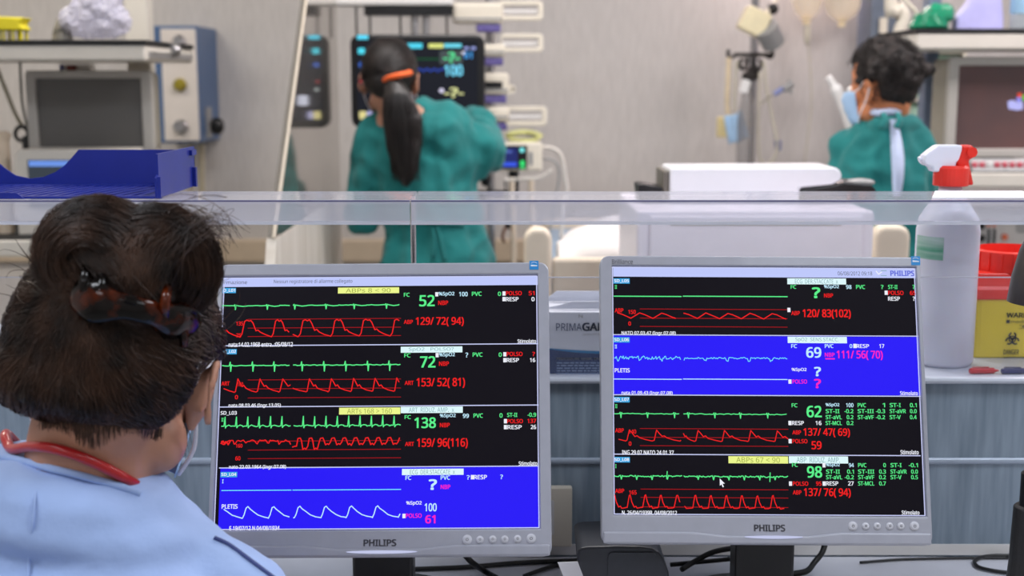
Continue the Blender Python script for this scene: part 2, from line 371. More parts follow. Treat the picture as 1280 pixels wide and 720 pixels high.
def monitor_body(s, scr, logo_px, btn_px, led_px, stick_px, brand_px=None, neck_px=None):
    F,W,H,t = s.F,s.W,s.H,s.t
    (uL,uR,vT,vB,ur) = scr
    zt_ = s.L(ur,vT)[1]; zb_ = s.L(ur,vB)[1]; x0 = s.L(uL,(vT+vB)/2)[0]; x1 = s.L(uR,(vT+vB)/2)[0]
    out = rrect(-W/2,0,W/2,H,.011,5); n = len(out)
    inn = rrect(x0,zb_,x1,zt_,.0008,5)
    part('bezel', B().frame(out, inn, F, 0, .022), silver, t, bevel=.0018)
    zl = zb_*.44
    lip = [(-W/2+.002,.001),(W/2-.002,.001),(W/2-.002,zl),(.09,zl),(.05,zl*.72),(-.05,zl*.72),(-.09,zl),(-W/2+.002,zl)]
    part('lower_lip', B().prism(lip, F, -.0035, .001), silver, t, bevel=.0025)
    part('screen_glass', B().flat([(x0-.001,zb_-.001),(x1+.001,zb_-.001),(x1+.001,zt_+.001),(x0-.001,zt_+.001)], F, s.D0), BGS['black'], t, recalc=False)
    b = B(); o2 = rrect(-W/2+.008,.008,W/2-.008,H-.008,.01,5); o3 = rrect(-W*.3,H*.2,W*.3,H*.8,.02,5)
    b.add([F((x,.0221,z)) for x,z in o2]+[F((x,.04,z)) for x,z in o2]+[F((x,.07,z)) for x,z in o3], [tuple(range(n)), tuple(range(3*n-1,2*n-1,-1))]+[(k*n+i,k*n+n+i,k*n+n+(i+1)%n,k*n+(i+1)%n) for k in (0,1) for i in range(n)])
    part('back_housing', b, dsteel, t)
    # thin white outline of the picture
    ow = .0006; b = B()
    b.frame([(x0+ow,zb_+ow),(x1-ow,zb_+ow),(x1-ow,zt_-ow),(x0+ow,zt_-ow)], [(x0+3*ow,zb_+3*ow),(x1-3*ow,zb_+3*ow),(x1-3*ow,zt_-3*ow),(x0+3*ow,zt_-3*ow)], F, s.D0-.0007, s.D0-.0004)
    part('picture_border', b, emat('display border', (200,205,245), 1), t)
    engr = mat('bezel print', (96,96,104), .5)
    def bt(name, body, u0,u1,v0,v1, m=engr, bold=.03):
        a = s.L((u0+u1)/2,(v0+v1)/2,-.0003); k = s.k((u0+u1)/2,v0); b = B(); put_text(b, body, F, a[0]-(u1-u0)*k/2, a[1]-(v1-v0)*k/2, a[0]+(u1-u0)*k/2, a[1]+(v1-v0)*k/2, -.0004, bold); return part(name, b, m, t, recalc=False)
    bt('maker_logo','PHILIPS',*logo_px)
    if brand_px: bt('series_name','Brilliance',*brand_px, bold=.0)
    for i,(u,v) in enumerate(btn_px):
        a = s.L(u,v,0); r = .0046 if i in (0,5) else .0036
        bo = part('button', B().lathe(F((a[0],0,a[1])), [(r*1.25,-.0002),(r*1.25,.0006),(r,.0007),(r,.0016),(r*.75,.002)], 18, -s.ey), mat('button silver', (206,207,216), .3, var=.02), t, smooth=False)
        part('button_mark', B().frame(rrect(a[0]-r*.35,a[1]-r*.35,a[0]+r*.35,a[1]+r*.35,r*.3,2), rrect(a[0]-r*.25,a[1]-r*.25,a[0]+r*.25,a[1]+r*.25,r*.2,2), F, -.0024,-.0019), engr, bo)
    a = s.L(led_px[0],led_px[2],-.004); c = s.L(led_px[1],led_px[2],-.004); m = (a[0]+c[0])/2; h = (c[0]-a[0])/2
    poly = [(m+h*math.cos(q*math.pi/10), a[1]+.0045*math.sin(q*math.pi/10)*(.35 if math.sin(q*math.pi/10)>0 else .5)) for q in range(20)]
    part('power_light', B().prism(poly, F, -.0042,-.0034), emat('power light', (215,220,255), .8), t)
    k = s.k(stick_px[0],stick_px[1]); a = s.L(stick_px[0],stick_px[1],0); q = 5.6*k
    st = part('sticker', B().prism([(a[0]-q,a[1]-q),(a[0]+q,a[1]-q),(a[0]+q,a[1]+q),(a[0]-q,a[1]+q)], F, -.0004,-.0001), mat('blue sticker', (40,140,210), .4), t)
    b = B(); b.prism([(a[0]-q*.7,a[1]-q*.28),(a[0]+q*.7,a[1]-q*.28),(a[0]+q*.7,a[1]-q*.05),(a[0]-q*.7,a[1]+q*.1)],F,-.0007,-.0005)
    b.tube([F((a[0]+q*.75*math.cos(r_),-.0006,a[1]+q*(.1+.55*math.sin(r_)))) for r_ in [math.pi*i/12 for i in range(2,11)]], .0003, 4)
    part('sticker_print', b, mat('sticker white print', (225,235,245), .5), st)
    # stand
    nx0 = P(neck_px[0],700,1.60).x; nx1 = P(neck_px[1],700,1.60).x; y0 = 1.585
    part('stand_neck', B().bb((nx0,y0,ZD+.012),(nx1,y0+.045,F((0,0,H*.5)).z)), black_pl, t, bevel=.004)
    cx = (nx0+nx1)/2
    part('stand_base', B().lathe((cx,y0+.02,ZD), [(.115,0),(.115,.006),(.09,.012),(.02,.016)], 40), black_pl, t)
Wm = .405
R = Screen('display_monitor', at_depth(959,681.5,1.565), at_depth(950,320.5,1.62), 0, Wm, 'silver framed display with a date and maker name in its top bar', None, 953)
Lm = Screen('display_monitor', at_depth(474,697,1.50), at_depth(479.5,329,1.572), math.radians(.85), Wm, 'silver framed display partly covered by the seated person\'s head', None, 490)
monitor_body(R, (765.5,1150.5,334.5,645.5,1100), (943,981,656,664), [(u,657.5) for u in (1066,1082,1096.5,1112,1126,1143)], (930,1004,671), (1144.5,326), (765,791,324,330), (917,990))
monitor_body(Lm, (273,673.5,344,661,660), (455,495,674.5,682.5), [(584,674.5),(600,674.5),(616,674),(631,674),(647,673.5),(664,673)], (432,522,690), (667.5,331.5), None, (442,517))
def dividers(s, u0, u1, ur, vs_):
    for v in vs_:
        z_ = s.L(ur,v)[1]; x0 = s.L(u0,v)[0]; x1 = s.L(u1,v)[0]; part('divider', B().flat([(x0,z_-.0006),(x1,z_-.0006),(x1,z_+.0006),(x0,z_+.0006)], s.F, s.D0-.0006), emat('display border',(200,205,245),1), s.t, recalc=False)
dividers(R,766.5,1150.5,1100,(420.1,495.2,569.4)); dividers(Lm,274,673.5,660,(429.8,506.4,582.6))
def rows(s, items):
    for it in items: s.tx(*it)
# ---- right display
s = R
s.sector('title_bar',766.5,1149.5,335.5,347.5,1100,'bar'); rows(s,[('06/08/2012 09:18',1047,1090,339.5,344.5,'k',0),('PHILIPS',1113,1142.5,338.5,345,'pb',.03)])
s.wave([(1095,3),(1098,-1),(1102,2)],1095,342,'w',1.2); s.line(1101,1108,1101,344.5,'t',.7); s.line(1101,1108,1101,338.5,'t',.7); s.done()
s.sector('bed_sector',766.5,1149.5,348,419.3,1100,'black'); s.box(766.8,787,348,354.6,'tag','SD_L05','w'); s.tx('II',768.5,771,356.5,361,'g')
s.line(767.5,851.5,767.5,370.3,'g',1.3); s.line(854,984,854,370.3,'g',1.3)
for y in (387.2,398.6,409): s.line(800,984,984,y,'dr')
for w_ in pressure(767.5,984,[789+27.6*i for i in range(-1,8)],6.6,'tri',852): s.wave(w_,767,397.5,'r',1.2)
rows(s,[('ABP',768.5,779,385.5,390.5,'r'),('150',785.5,794.5,387.5,392.5,'r'),('0',785.5,788.5,402,407,'r'),('NATO 07.03.47 (Ingr.07.08)',777,844.5,414.2,419.6,'w'),
 ('FC',988.3,995,356.5,361,'g'),('?',1015.5,1024.5,359.5,372.5,'g',.03),('%SpO2',1030,1048.5,356.2,361.6,'c'),('98',1057.5,1064,356.3,361.3,'c'),('PVC',1070,1081,356.3,361.3,'g'),('?',1101,1104,356.3,361.3,'g'),
 ('ST-II',1110,1121.5,356.3,361.3,'g'),('?',1140.5,1143.3,356.3,361.3,'g'),('NBP',1030,1041,367,372,'r'),('POLSO',1110,1129,363.6,368.8,'r'),('65',1137.3,1144,363.8,368.8,'r'),('RESP',1110,1124.5,371,376,'w'),('?',1140.8,1143.5,371,376,'w'),
 ('ABP',989,999.5,389,394,'r'),('120/ 83(102)',1003.5,1063,386.8,398.5,'r',.025)])
s.icon(1107.5,366); s.icon(986,387.5); s.box(984,1057.5,348,355.6,'pale','ECG  DER.STACCATE  x'); s.done()
s.sector('bed_sector',766.5,1149.8,421,494.3,1100,'blue'); s.box(766.8,787,421.5,428.2,'tag','SD_L06','w'); s.tx('II',768.5,771,431,435.5,'c')
pts = []; x = 768
while x < 984:
    base = -3.4 if any(abs(x-(772+27.4*i))<1.6 for i in range(8)) else 0
    pts.append((x, base+rnd(2.2 if x<852 else .9))); x += 1.1
s.wave([p for p in pts if p[0]<851],767,447,'cy',.9); s.wave([p for p in pts if p[0]>854],767,447,'cy',.9)
s.line(767.5,852,767.5,473.8,'c',1.0); s.line(854,984,854,473.8,'c',1.0)
rows(s,[('PLETIS',768.5,787,460.4,465.4,'w'),('nata 01.09.43 (Ingr.07.08)',777,840.5,489,494.2,'w'),('FC',989,996,430.3,435,'c'),('69',1008,1026,434.2,447,'c',.02),('PVC',1031,1041.5,430.3,435,'c'),('0',1062,1065,430.3,435,'c'),
 ('RESP',1070.5,1086,430.3,435,'w'),('17',1099,1105,430.3,435,'w'),('NBP',1031,1043,441,446,'m'),('111/ 56( 70)',1046,1103,438.4,450,'m',.02),('%SpO2',989.5,1008,460,465,'w'),('?',1018,1025.5,459,470,'c',.03),
 ('POLSO',990.5,1008.5,474.5,479.5,'m'),('?',1018,1025.5,474,485,'m',.03),('Stimolato',1125,1147,489,494,'w')])
s.line(1032,1043,1032,448.5,'m',1.6); s.icon(1068.3,432.5); s.icon(987.3,477); s.box(984.5,1058.5,421,429,'pale','SpO2  SENS.STACC.'); s.done()
ecg = [(-1.5,0),(-.6,1.8),(.4,-5),(1.2,1.2),(2.2,0)]
s.sector('bed_sector',766.7,1150.8,496,568.6,1100,'black'); s.box(767,787,496.2,503,'tag','SD_L07','w'); s.tx('II',769,771.5,505.5,510,'g')
for w_ in trace(768,984,[775.7,809,842.7,860,893,925,959],ecg,.5,3,852.5): s.wave(w_,767,517,'g',1.1)
for y in (536.6,547.5,558): s.line(800,985,984,y,'dr')
for w_ in pressure(768,985,[782,816,850,868,901,934,967],13.5,'art',852.5): s.wave(w_,767,551,'r',1.1)
rows(s,[('ABP',769,779.5,535.5,540.5,'r'),('140',786,795,537,542,'r'),('0',786,789,552,557,'r'),('ING 29 07 NATO 24 01 37',777.5,842,563,568.4,'w'),('FC',989.5,996.5,504.3,509,'g'),('62',1008.5,1026.5,507.5,521.5,'g',.02),('RESP',990,1004.5,526.3,531.3,'w'),('16',1019.5,1026.5,526.3,531.3,'w'),
 ('ABP',990.5,1001,538,543,'r'),('137/ 47( 69)',1004.5,1062,535.5,546.5,'r',.02),('POLSO',990.5,1009,549,554,'r'),('59',1014.5,1026.5,551.5,561.5,'r',.02),('Stimolato',1125.5,1148,562.5,568,'w')])
def stgrid(s, u, ys, tab):
    for (r_,c_,a,b_) in tab:
        x0 = (u[0],u[2],u[4])[c_]; x1 = (u[1],u[3],u[5])[c_]; w_ = min(20,3.4*len(a)); col = 'c' if 'Sp' in a else ('w' if a=='RESP' else 'g')
        s.tx(a, x0, x0+w_, ys[r_]-5, ys[r_], col); s.tx(b_, x1-3.0*len(b_)+(.8*b_.count('.')), x1, ys[r_]-5, ys[r_], col)
stgrid(s,(1032,1066.5,1072,1106,1112,1145.5),(509,516.5,524,531.3),[(0,0,'%SpO2','100'),(0,1,'PVC','1'),(0,2,'ST-I','0.1'),(1,0,'ST-II','-0.2'),(1,1,'ST-III','-0.3'),(1,2,'ST-aVR','0.0'),(2,0,'ST-aVL','0.2'),(2,1,'ST-aVF','-0.2'),(2,2,'ST-V','0.4'),(3,0,'ST-MCL','0.2')])
s.icon(987.3,528.8); s.icon(987.5,551.5); s.done()
s.sector('bed_sector',766.9,1151.6,570.2,644.6,1100,'black'); s.box(767.2,787.3,571.3,578,'tag','SD_L08','w'); s.tx('I',769.2,770.4,580.5,585,'g')
for w_ in trace(768,985,[777+19.2*i for i in range(11)],[(-1.6,.6),(-.4,-4),(.9,.8),(2,.2)],.9,1.6,853.5): s.wave(w_,767,595,'g',1.2)
s.wave([(833.2,-3),(834,6)],767,595,'g',1.1); s.wave([(962,-6),(962.6,5)],767,595,'g',1.1)
for y in (612.3,622.6,634.5): s.line(801,985,984,y,'dr')
for w_ in pressure(768,985,[782+19.4*i for i in range(4)]+[864+19.4*i for i in range(6)],17,'pk',853.5): s.wave(w_,767,635.8,'r',1.15)
rows(s,[('ABP',769,780,611,616,'r'),('165',786.5,795.5,613,618,'r'),('N. 26/04/1939R. 04/08/2012',777.5,846,638.4,643.6,'w'),('FC',990,997,578.5,583.5,'g'),('98',1009,1027,583,596.8,'g',.02),('POLSO',991,1010,602,607,'r'),('95',1020,1026.5,602,607,'r'),('RESP',1032.5,1047.5,601.8,606.8,'w'),('27',1060,1066.8,601.8,606.8,'w'),
 ('ABP',991,1001.5,613,618,'r'),('137/ 76( 94)',1005,1063,610.5,622,'r',.02),('Stimolato',1127,1149,638,643.2,'w')])
stgrid(s,(1032.5,1067,1072.5,1107,1113,1147),(584,592,599,606.8),[(0,0,'%SpO2','94'),(0,1,'PVC','0'),(0,2,'ST-I','-0.1'),(1,0,'ST-II','0.1'),(1,1,'ST-III','0.3'),(1,2,'ST-aVR','0.0'),(2,0,'ST-aVL','-0.2'),(2,1,'ST-aVF','0.2'),(2,2,'ST-V','0.5'),(3,1,'ST-MCL','0.7')])
s.icon(988,604.5); s.icon(1030,604.5); s.icon(1029.8,581.5)
s.box(910.5,985,570.4,579.2,'yel','ABPs 67 < 90','y'); s.box(986,1060,570.4,579.2,'pale','ABP  RIDUZ. AMP.'); s.done()
a = s.L(899.5,598); k = s.k(900,600)
part('pointer', B().flat([(a[0]+x*k,a[1]-y*k) for x,y in ((0,0),(6.2,6.4),(3.4,6.6),(5,10.4),(3.4,11),(2,7.4),(0,9.2))], s.F, s.D0-.0011), SM['w'], s.t, recalc=False)
# ---- left display
s = Lm
s.sector('title_bar',274,672.5,345,356.3,660,'bar'); rows(s,[('Informazione',268,309,350.5,355.5,'k',0),('Nessun registratore di allarme collegato',342.5,440.5,349.3,355.3,'k',0)]); s.done()
def std(s, dv, du, nums, blue=False):
    pass
s.sector('bed_sector',274.2,672.8,357,429,660,'black'); s.box(275,295,360,366.6,'tag','SD_L01','w')
for w_ in trace(278,501,[293.5,333.4,367.7,406.8,442,482.3],[(-1,0),(0,1.3),(1,-4.8),(1.8,.6),(4,0),(10,-1),(16,-.4)],.3,3,364): s.wave(w_,501,381,'g',1.3)
for y in (398,409,419.5): s.line(310,501,501,y,'dr')
for w_ in pressure(278,501,[300,339.5,373,413.5,449,488],22,'abp',364): s.wave(w_,501,420.5,'r',1.3)
rows(s,[('135',295.5,304,402,407,'r'),('75',295.5,301.5,417,422,'r'),('nata:14.02.1968 entra..:05/08/12',286,366,428,433.6,'w'),('FC',505,512,366.2,371,'g'),('52',524.5,543,369,383,'g',.02),('%SpO2',548.5,568,365,370.8,'c'),('100',574,584.5,365,370.5,'c'),('PVC',590,602,364.8,370,'g'),('0',622.5,626,364.8,370,'g'),
 ('POLSO',632.5,652,364,369.2,'r'),('51',661,668,364,369.2,'r'),('RESP',632.5,648,371.5,376.7,'w'),('0',664.5,668,371.5,376.7,'w'),('NBP',548,560,376,381.3,'r'),('ABP',505,516,400,405,'r'),('129/ 72( 94)',520,579.5,396.5,408,'r',.02),('Stimolato',647,670,424,429,'w')])
s.icon(546,368); s.icon(630,367); s.icon(630,374); s.box(422.5,499,359.3,366.8,'yel','ABPs 8 < 90','y'); s.done()
s.sector('bed_sector',274.2,673.2,430.5,505.8,660,'black'); s.box(276,296,436.4,443,'tag','SD_L02','w')
for w_ in trace(278,501,[287.7,315.5,342.4,377,404.7,431.6,459.4,486.3],[(-1,0),(0,4.6),(1,-7.5),(1.8,.8),(3,0)],.5,2.6,364): s.wave(w_,501,455.8,'g',1.3)
for y in (473.8,485,496.3): s.line(310,501,501,y,'dr')
for w_ in pressure(277,501,[293,320.6,348.3,382.6,410,438,464.8,492],16.5,'art',364): s.wave(w_,501,489,'r',1.25)
rows(s,[('ART',277,287,477,482,'r'),('160',297,304,478,483,'r'),('0',294,297.5,494,499,'r'),('nata 08.03.46 (Ingr.13.05)',286,351,504.6,510,'w'),('FC',505.5,513,441.8,446.8,'g'),('72',525.5,544,445.5,459.3,'g',.02),('%SpO2',549,568.5,441,446.8,'c'),('?',582,585,441,446.8,'c'),('PVC',591,603,440.8,446,'g'),('0',623.5,627,440.8,446,'g'),
 ('POLSO',633.5,653,440,445.2,'r'),('?',665.5,668.5,440,445.2,'r'),('RESP',633.5,648.5,447.7,452.7,'w'),('16',662.5,669,447.7,452.7,'w'),('NBP',549,561,452,457.3,'r'),('ART',506,517,476.2,481.2,'r'),('153/ 52( 81)',521,581,472.5,485,'r',.02)])
s.icon(546.5,444); s.icon(631,443); s.icon(631,450.3); s.box(501,578,433.2,440.8,'pale','SpO2   POLSO?'); s.done()
s.sector('bed_sector',274.2,673.8,507,582,660,'black'); rows(s,[('SD_L03',276,296,514,519.3,'w'),('II',277,279.6,522.5,527,'g')])
for w_ in trace(277,501,[281+14.25*i for i in range(6)]+[379+14.2*i for i in range(9)],[(-1,.4),(0,12),(.9,-2),(2,.3),(5,1.4),(8,.4)],.6,2.2,365): s.wave(w_,501,531.8,'g',1.25)
for y in (550.5,561.5,572.2): s.line(310,501,501,y,'dr')
pts = [(x,rnd(1.2)-(3.4 if (x-278)%14<3 else 0)) for x in [277+1.6*i for i in range(55)] if x<364]; s.wave(pts,501,550,'r',1.2)
s.wave([(276.5,-3),(279,0),(281,-4),(283.5,-1),(285.5,-4.5),(288,0)],501,550,'r',1.6)
pts = [(366,-10),(369,-9)]
for i in range(10):
    x = 371+14.1*i; lo = -13 if i<2 else -7.5
    pts += [(x,-9 if i<2 else -4),(x+1.5,.6),(x+4.5,1.2),(x+6,-2),(x+8,lo),(x+10,lo+1.5),(x+12,lo+rnd(1))]
s.wave([p for p in pts if p[0]<501],501,548,'r',1.35)
rows(s,[('160',295,303,555,559.5,'r'),('60',294.5,300.5,570.5,575.5,'r'),('nato 22.03.1964 (Ingr.07.08)',286.5,357.5,581.4,587,'w'),('FC',506,513.5,519,523.7,'g'),('138',518.5,544.5,522,535,'g',.02),('%SpO2',550,569.5,517.3,522.8,'c'),('99',578.7,586,517.3,522.5,'c'),('PVC',592,603.5,517,522.2,'g'),('0',624.5,628,516.7,522,'g'),
 ('ST-II',634,646.5,516.2,521.2,'g'),('-0.9',659.5,670,516,521,'g'),('POLSO',634,653.5,524,529,'r'),('137',659.5,670,523.6,528.8,'r'),('RESP',634.5,652,531.5,536.5,'w'),('26',663.5,670,531.2,536.4,'w'),('NBP',550,562,528.8,534,'r'),('ART',506.5,517.5,552.5,557.5,'r'),('159/ 96(116)',521.5,584.5,548,560.5,'r',.02),('Stimolato',648.5,671.5,576.6,582,'w')])
s.icon(631.8,526.5); s.icon(631.8,534); s.box(424,500.5,509.5,518,'yel','ARTs 168 > 160','y'); s.box(501,578.5,508.3,516.3,'pale','ART  RIDUZ. AMP.  x'); s.done()
s.sector('bed_sector',274.2,674.4,583.2,660.3,660,'blue'); s.box(275.8,296.6,590,596.6,'tag','SD_L04','w'); s.tx('I',278,279.4,599.5,604,'c')
s.line(277,364,501,611.8,'cy',1.1); s.line(366,501,501,611.8,'cy',1.1)
for w_ in pressure(277,502,[303,335.6,368,401.2,432.7,465.6,498],14,'pleth',365): s.wave(w_,501,646.5,'c',1.25)
rows(s,[('PLETIS',277.5,297,630.5,635.8,'w'),('E 19/07/12 N 04/08/1934',287,349.5,657.6,662.8,'w'),('FC',507,514,594.8,599.8,'c'),('?',536.5,545.5,599.5,612,'c',.03),('PVC',551,562.5,594.5,599.6,'c'),('?',583.5,587,594.2,599.4,'c'),('RESP',592.5,608.5,593.8,599,'w'),('?',625.3,628.5,593.5,598.7,'c'),
 ('NBP',551,562.8,606,611.2,'m'),('%SpO2',508,527,626.5,632,'w'),('100',531,545.7,629.3,639,'c',.02),('POLSO',507.5,527,642,647.2,'m'),('61',532,544,644.2,654,'m',.025)])
s.icon(590.5,596.5); s.icon(505,645); s.box(502.5,579.5,586,593.7,'pale','ECG  DER.STACCATE  x'); s.done()
# ------------------------------------------------------------------ things on the counter
def poly_px(pts, Y, o):                       # photo outline -> (x,z) at distance Y about o
    return [(P(u,v,Y).x-o.x, P(u,v,Y).z-o.z) for u,v in pts]
XF = lambda o: world_frame(o,(1,0,0),(0,1,0),(0,0,1))
# blue letter tray
blue = mat('royal blue plastic', (22,40,140), .3, var=.05)
y0,y1 = 1.715,1.925; xr = P(197,250,y0).x; xl = xr-.50; zb = zf+.0005
t = thing('letter_tray', ((xl+xr)/2,(y0+y1)/2,zf), 'royal blue plastic letter tray with a scooped wall on the acrylic shelf', 'letter tray')
ztop = P(220,187,1.82).z; F = XF((0,0,0))
zw = P(150,187,y1).z
sc = [P(99,187,y1),P(92,195,y1),P(82,206,y1),P(70,215,y1),P(55,221,y1),P(38,223,y1),P(20,219,y1),P(8,211,y1),P(-8,198,y1),P(-20,187,y1)]
part('scooped_wall', B().prism([(xl,zb),(xr,zb),(xr,zw)]+[(p.x,p.z) for p in sc]+[(xl,zw)], F, y1-.003, y1), blue, t)
zn = P(197,193,y0).z
SF = world_frame((0,0,0),(0,1,0),(1,0,0),(0,0,1))
part('side_wall', B().prism([(y0,zb),(y1,zb),(y1,zn),(y0+.01,zn),(y0+.01,zn-.028),(y0,zn-.032)], SF, xr-.003, xr), blue, t)
part('side_wall', B().prism([(y0,zb),(y1,zb),(y1,zn),(y0,zn)], SF, xl, xl+.003), blue, t)
for yy in (y0+.004,y1-.012): part('corner_rib', B().bb((xr+.0002,yy-.004,zb),(xr+.005,yy+.004,zn-.03)), blue, t)
part('corner_rib', B().bb((xr+.0002,y1-.03,zn-.012),(xr+.004,y1-.004,zn-.004)), blue, t)
part('floor_rim', B().bb((xl+.004,y0,zb),(xr-.004,y0+.012,zb+.003)).bb((xl+.004,y1-.03,zb),(xr-.004,y1-.004,zb+.003)), blue, t)
n = 30
for i in range(n):
    x = xl+.012+(xr-xl-.024)*i/(n-1); part('floor_slat', B().prism([(x-.0035,y0+.0125),(x+.0035,y0+.0125),(x+.0235,y1-.031),(x+.0165,y1-.031)] if x+.03<xr else [(x-.0035,y0+.0125),(x+.0035,y0+.0125),(x+.0035,y1-.031),(x-.0035,y1-.031)], world_frame((0,0,0),(1,0,0),(0,0,1),(0,1,0)), zb, zb+.003), blue, t)
part('floor_lip', B().prism([(xl+.004,zb),(P(32,252,y0).x,zb),(P(22,246,y0).x,zb+.008),(xl+.004,zb+.012)], F, y0-.004, y0-.0005), blue, t)
# mask carton
y0 = 1.812; o = V((P(690,478,y0).x,y0,zl1)); xa = P(672,440,y0).x; xb = P(838,440,y0).x; zc_ = P(700,390,y0).z
carton = mat('white carton', (214,218,228), .5, var=.02); navy = mat('carton navy print', (28,52,98), .45, var=.04); teal_p = mat('carton blue swoosh', (40,120,170), .45)
t = thing('mask_carton', ((xa+xb)/2,y0+.05,zl1), 'open white and navy carton of face masks between the two screens', 'carton')
part('body', B().bb((xa,y0,zl1+.0004),(xb,y0+.1,zc_)), carton, t, bevel=.0015)
F = world_frame((0,y0,0),(1,0,0),(0,1,0),(0,0,1))
def zpx(v): return P(700,v,y0).z
def xpx(u): return P(u,430,y0).x
cur = [(xpx(672)+(xpx(838)-xpx(672))*i/16, zpx(434+9*math.sin(i/16*math.pi)-2*i/16)) for i in range(17)]
part('lower_print', B().prism([(xa+.0005,zl1+.001),(xb-.0005,zl1+.001)]+cur[::-1], F, -.0006,-.0001), navy, t)
b = B(); q = cur
for (a0,c0),(a1,c1) in zip(q,q[1:]): b.add([F((a0,-.0008,c0)),F((a1,-.0008,c1)),F((a1,-.0008,c1+.004*math.sin(math.pi*min(1,(a1-xa)/(xb-xa)*1.2)))),F((a0,-.0008,c0+.004*math.sin(math.pi*min(1,(a0-xa)/(xb-xa)*1.2))))],[(0,1,2,3)])
part('swoosh', b, teal_p, t, recalc=False)
b = B(); put_text(b,'PRIMA',F,xpx(695),zpx(413.2),xpx(727),zpx(404),-.0008,0); part('lettering', b, navy, t, recalc=False)
b = B(); put_text(b,'GARD',F,xpx(728),zpx(413.2),xpx(764),zpx(403.6),-.0008,.03); part('lettering', b, navy, t, recalc=False)
b = B(); put_text(b,'QUALITY BY',F,xpx(728),zpx(419.5),xpx(752),zpx(416.6),-.0008,0); put_text(b,'N',F,xpx(723),zpx(397),xpx(728),zpx(393),-.0008,0); part('small_print', b, grey_pl, t, recalc=False)
b = B(); put_text(b,'PROCEDURE MASK, EAR LOOP',F,xpx(696),zpx(450),xpx(766),zpx(446.8),-.0010,.02); part('small_print', b, carton, t, recalc=False)
b = B()
for i in range(5):
    rl = random.Random(i); x_ = 696.0
    while x_ < 762:
        w_ = rl.uniform(3,8); b.flat([(xpx(x_),zpx(454.3+3.3*i)),(xpx(x_+w_),zpx(454.3+3.3*i)),(xpx(x_+w_),zpx(452.6+3.3*i)),(xpx(x_),zpx(452.6+3.3*i))],F,-.0010); x_ += w_+1.4
part('small_print', b, mat('pale print',(120,140,175),.5), t, recalc=False)
part('flap', B().prism([(xa+.002,zc_+.001),(xb-.002,zc_+.001),(xb-.012,P(700,377,y0+.02).z),(xa+.05,P(700,377,y0+.02).z),(xa+.03,P(700,382,y0+.02).z)], F, .02,.021), carton, t)
part('lid_flap', B().prism([(xa+.01,zc_+.001),(xb-.01,zc_+.001),(xb-.01,P(700,363,y0+.09).z),(xa+.03,P(700,363,y0+.09).z)], F, .085,.0865), carton, t)
# spray bottle
Yb = 1.888; cx = P(1179,400,Yb).x; sm = S(400,Yb)
white_b = mat('milky bottle plastic', (222,224,238), .35, var=.015, sss=.1); red_pl = mat('red plastic', (226,46,34), .35, var=.04)
t = thing('spray_bottle', (cx,Yb,zl1), 'white spray bottle with red trigger on the counter ledge', 'spray bottle')
z = lambda v: P(1179,v,Yb).z
zsh = z(262)
rb = 38*sm
part('body', B().lathe((cx,Yb,zl1), [(rb*.9,0),(rb,.006),(rb,zsh-zl1-.03),(rb*.93,zsh-zl1-.012),(rb*.7,zsh-zl1+.005),(.017,z(238)-zl1),(.016,z(230)-zl1)], 40), white_b, t, smooth=True)
part('collar', B().lathe((cx,Yb,z(232)), [(.024,0),(.0255,.001),(.0255,z(208)-z(232)-.002),(.022,z(206.5)-z(232))], 28), red_pl, t)
o = V((0,Yb,0)); F = world_frame((0,Yb,0),(1,0,0),(0,1,0),(0,0,1))
hx = lambda pts: [(P(u,v,Yb).x,P(u,v,Yb).z) for u,v in pts]
part('spray_head', B().prism(hx([(1151.5,199),(1153,194),(1157,190.5),(1170,181),(1200,181),(1199,188),(1195.5,199),(1191.5,204),(1192.5,214),(1163,214.5),(1162,209),(1159,207.5),(1154,206.5),(1152,203.5)]), F, -.013,.013), white_b, t, bevel=.005, seg=3)
part('trigger', B().prism(hx([(1200.3,181),(1213,181),(1218,188),(1217.5,195),(1209,200.5),(1215.5,231),(1206.5,231),(1192.5,202),(1196.5,197)]), F, -.008,.008), red_pl, t, bevel=.003)
part('nozzle_disc', B().lathe((P(1212,190,Yb).x,Yb-.012,P(1212,190,Yb).z), [(.0075,0),(.0075,.024)], 18, (0,1,0)), red_pl, t)
part('nozzle', B().cyl(P(1151.5,199,Yb), P(1148.5,200,Yb), .005, .0045, 12), white_b, t)
lab = B(); vs = []; a0,a1 = math.radians(182),math.radians(245)
for i in range(9):
    a = a0+(a1-a0)*i/8; vs += [V((cx+(rb+.0004)*math.cos(a),Yb+(rb+.0004)*math.sin(a),z(321))), V((cx+(rb+.0004)*math.cos(a),Yb+(rb+.0004)*math.sin(a),z(293)))]
lab.add(vs,[(2*i,2*i+2,2*i+3,2*i+1) for i in range(8)]); part('label', lab, mat('green and white label',(190,214,208),.45,c2=(96,170,140),scale=30,stretch=(.2,.2,3)), t, recalc=False)
# sharps container
Yc = 1.915; t = thing('sharps_container', (P(1275,449,Yc).x,Yc+.06,zl1), 'yellow sharps bin with red lid and biohazard print on the ledge', 'sharps container')
yel = mat('yellow plastic', (232,208,48), .35, var=.05, scale=8); z = lambda v: P(1260,v,Yc).z
ox = P(1278,400,Yc).x; hw = 69*S(400,Yc)
def loft(rings):
    b = B(); n = len(rings[0]); vs = [p for r in rings for p in r]
    return b.add(vs,[tuple(range(n-1,-1,-1)),tuple(range((len(rings)-1)*n,len(rings)*n))]+[(k*n+i,k*n+(i+1)%n,k*n+n+(i+1)%n,k*n+n+i) for k in range(len(rings)-1) for i in range(n)])
def ring(hw_,y0_,y1_,zz,r=.018): return [V((ox+x,Yc+y,zz)) for x,y in rrect(-hw_,y0_,hw_,y1_,r)]
part('bin', loft([ring(hw*.93,.004,.116,zl1),ring(hw*.97,0,.12,z(374))]), yel, t, bevel=.003)
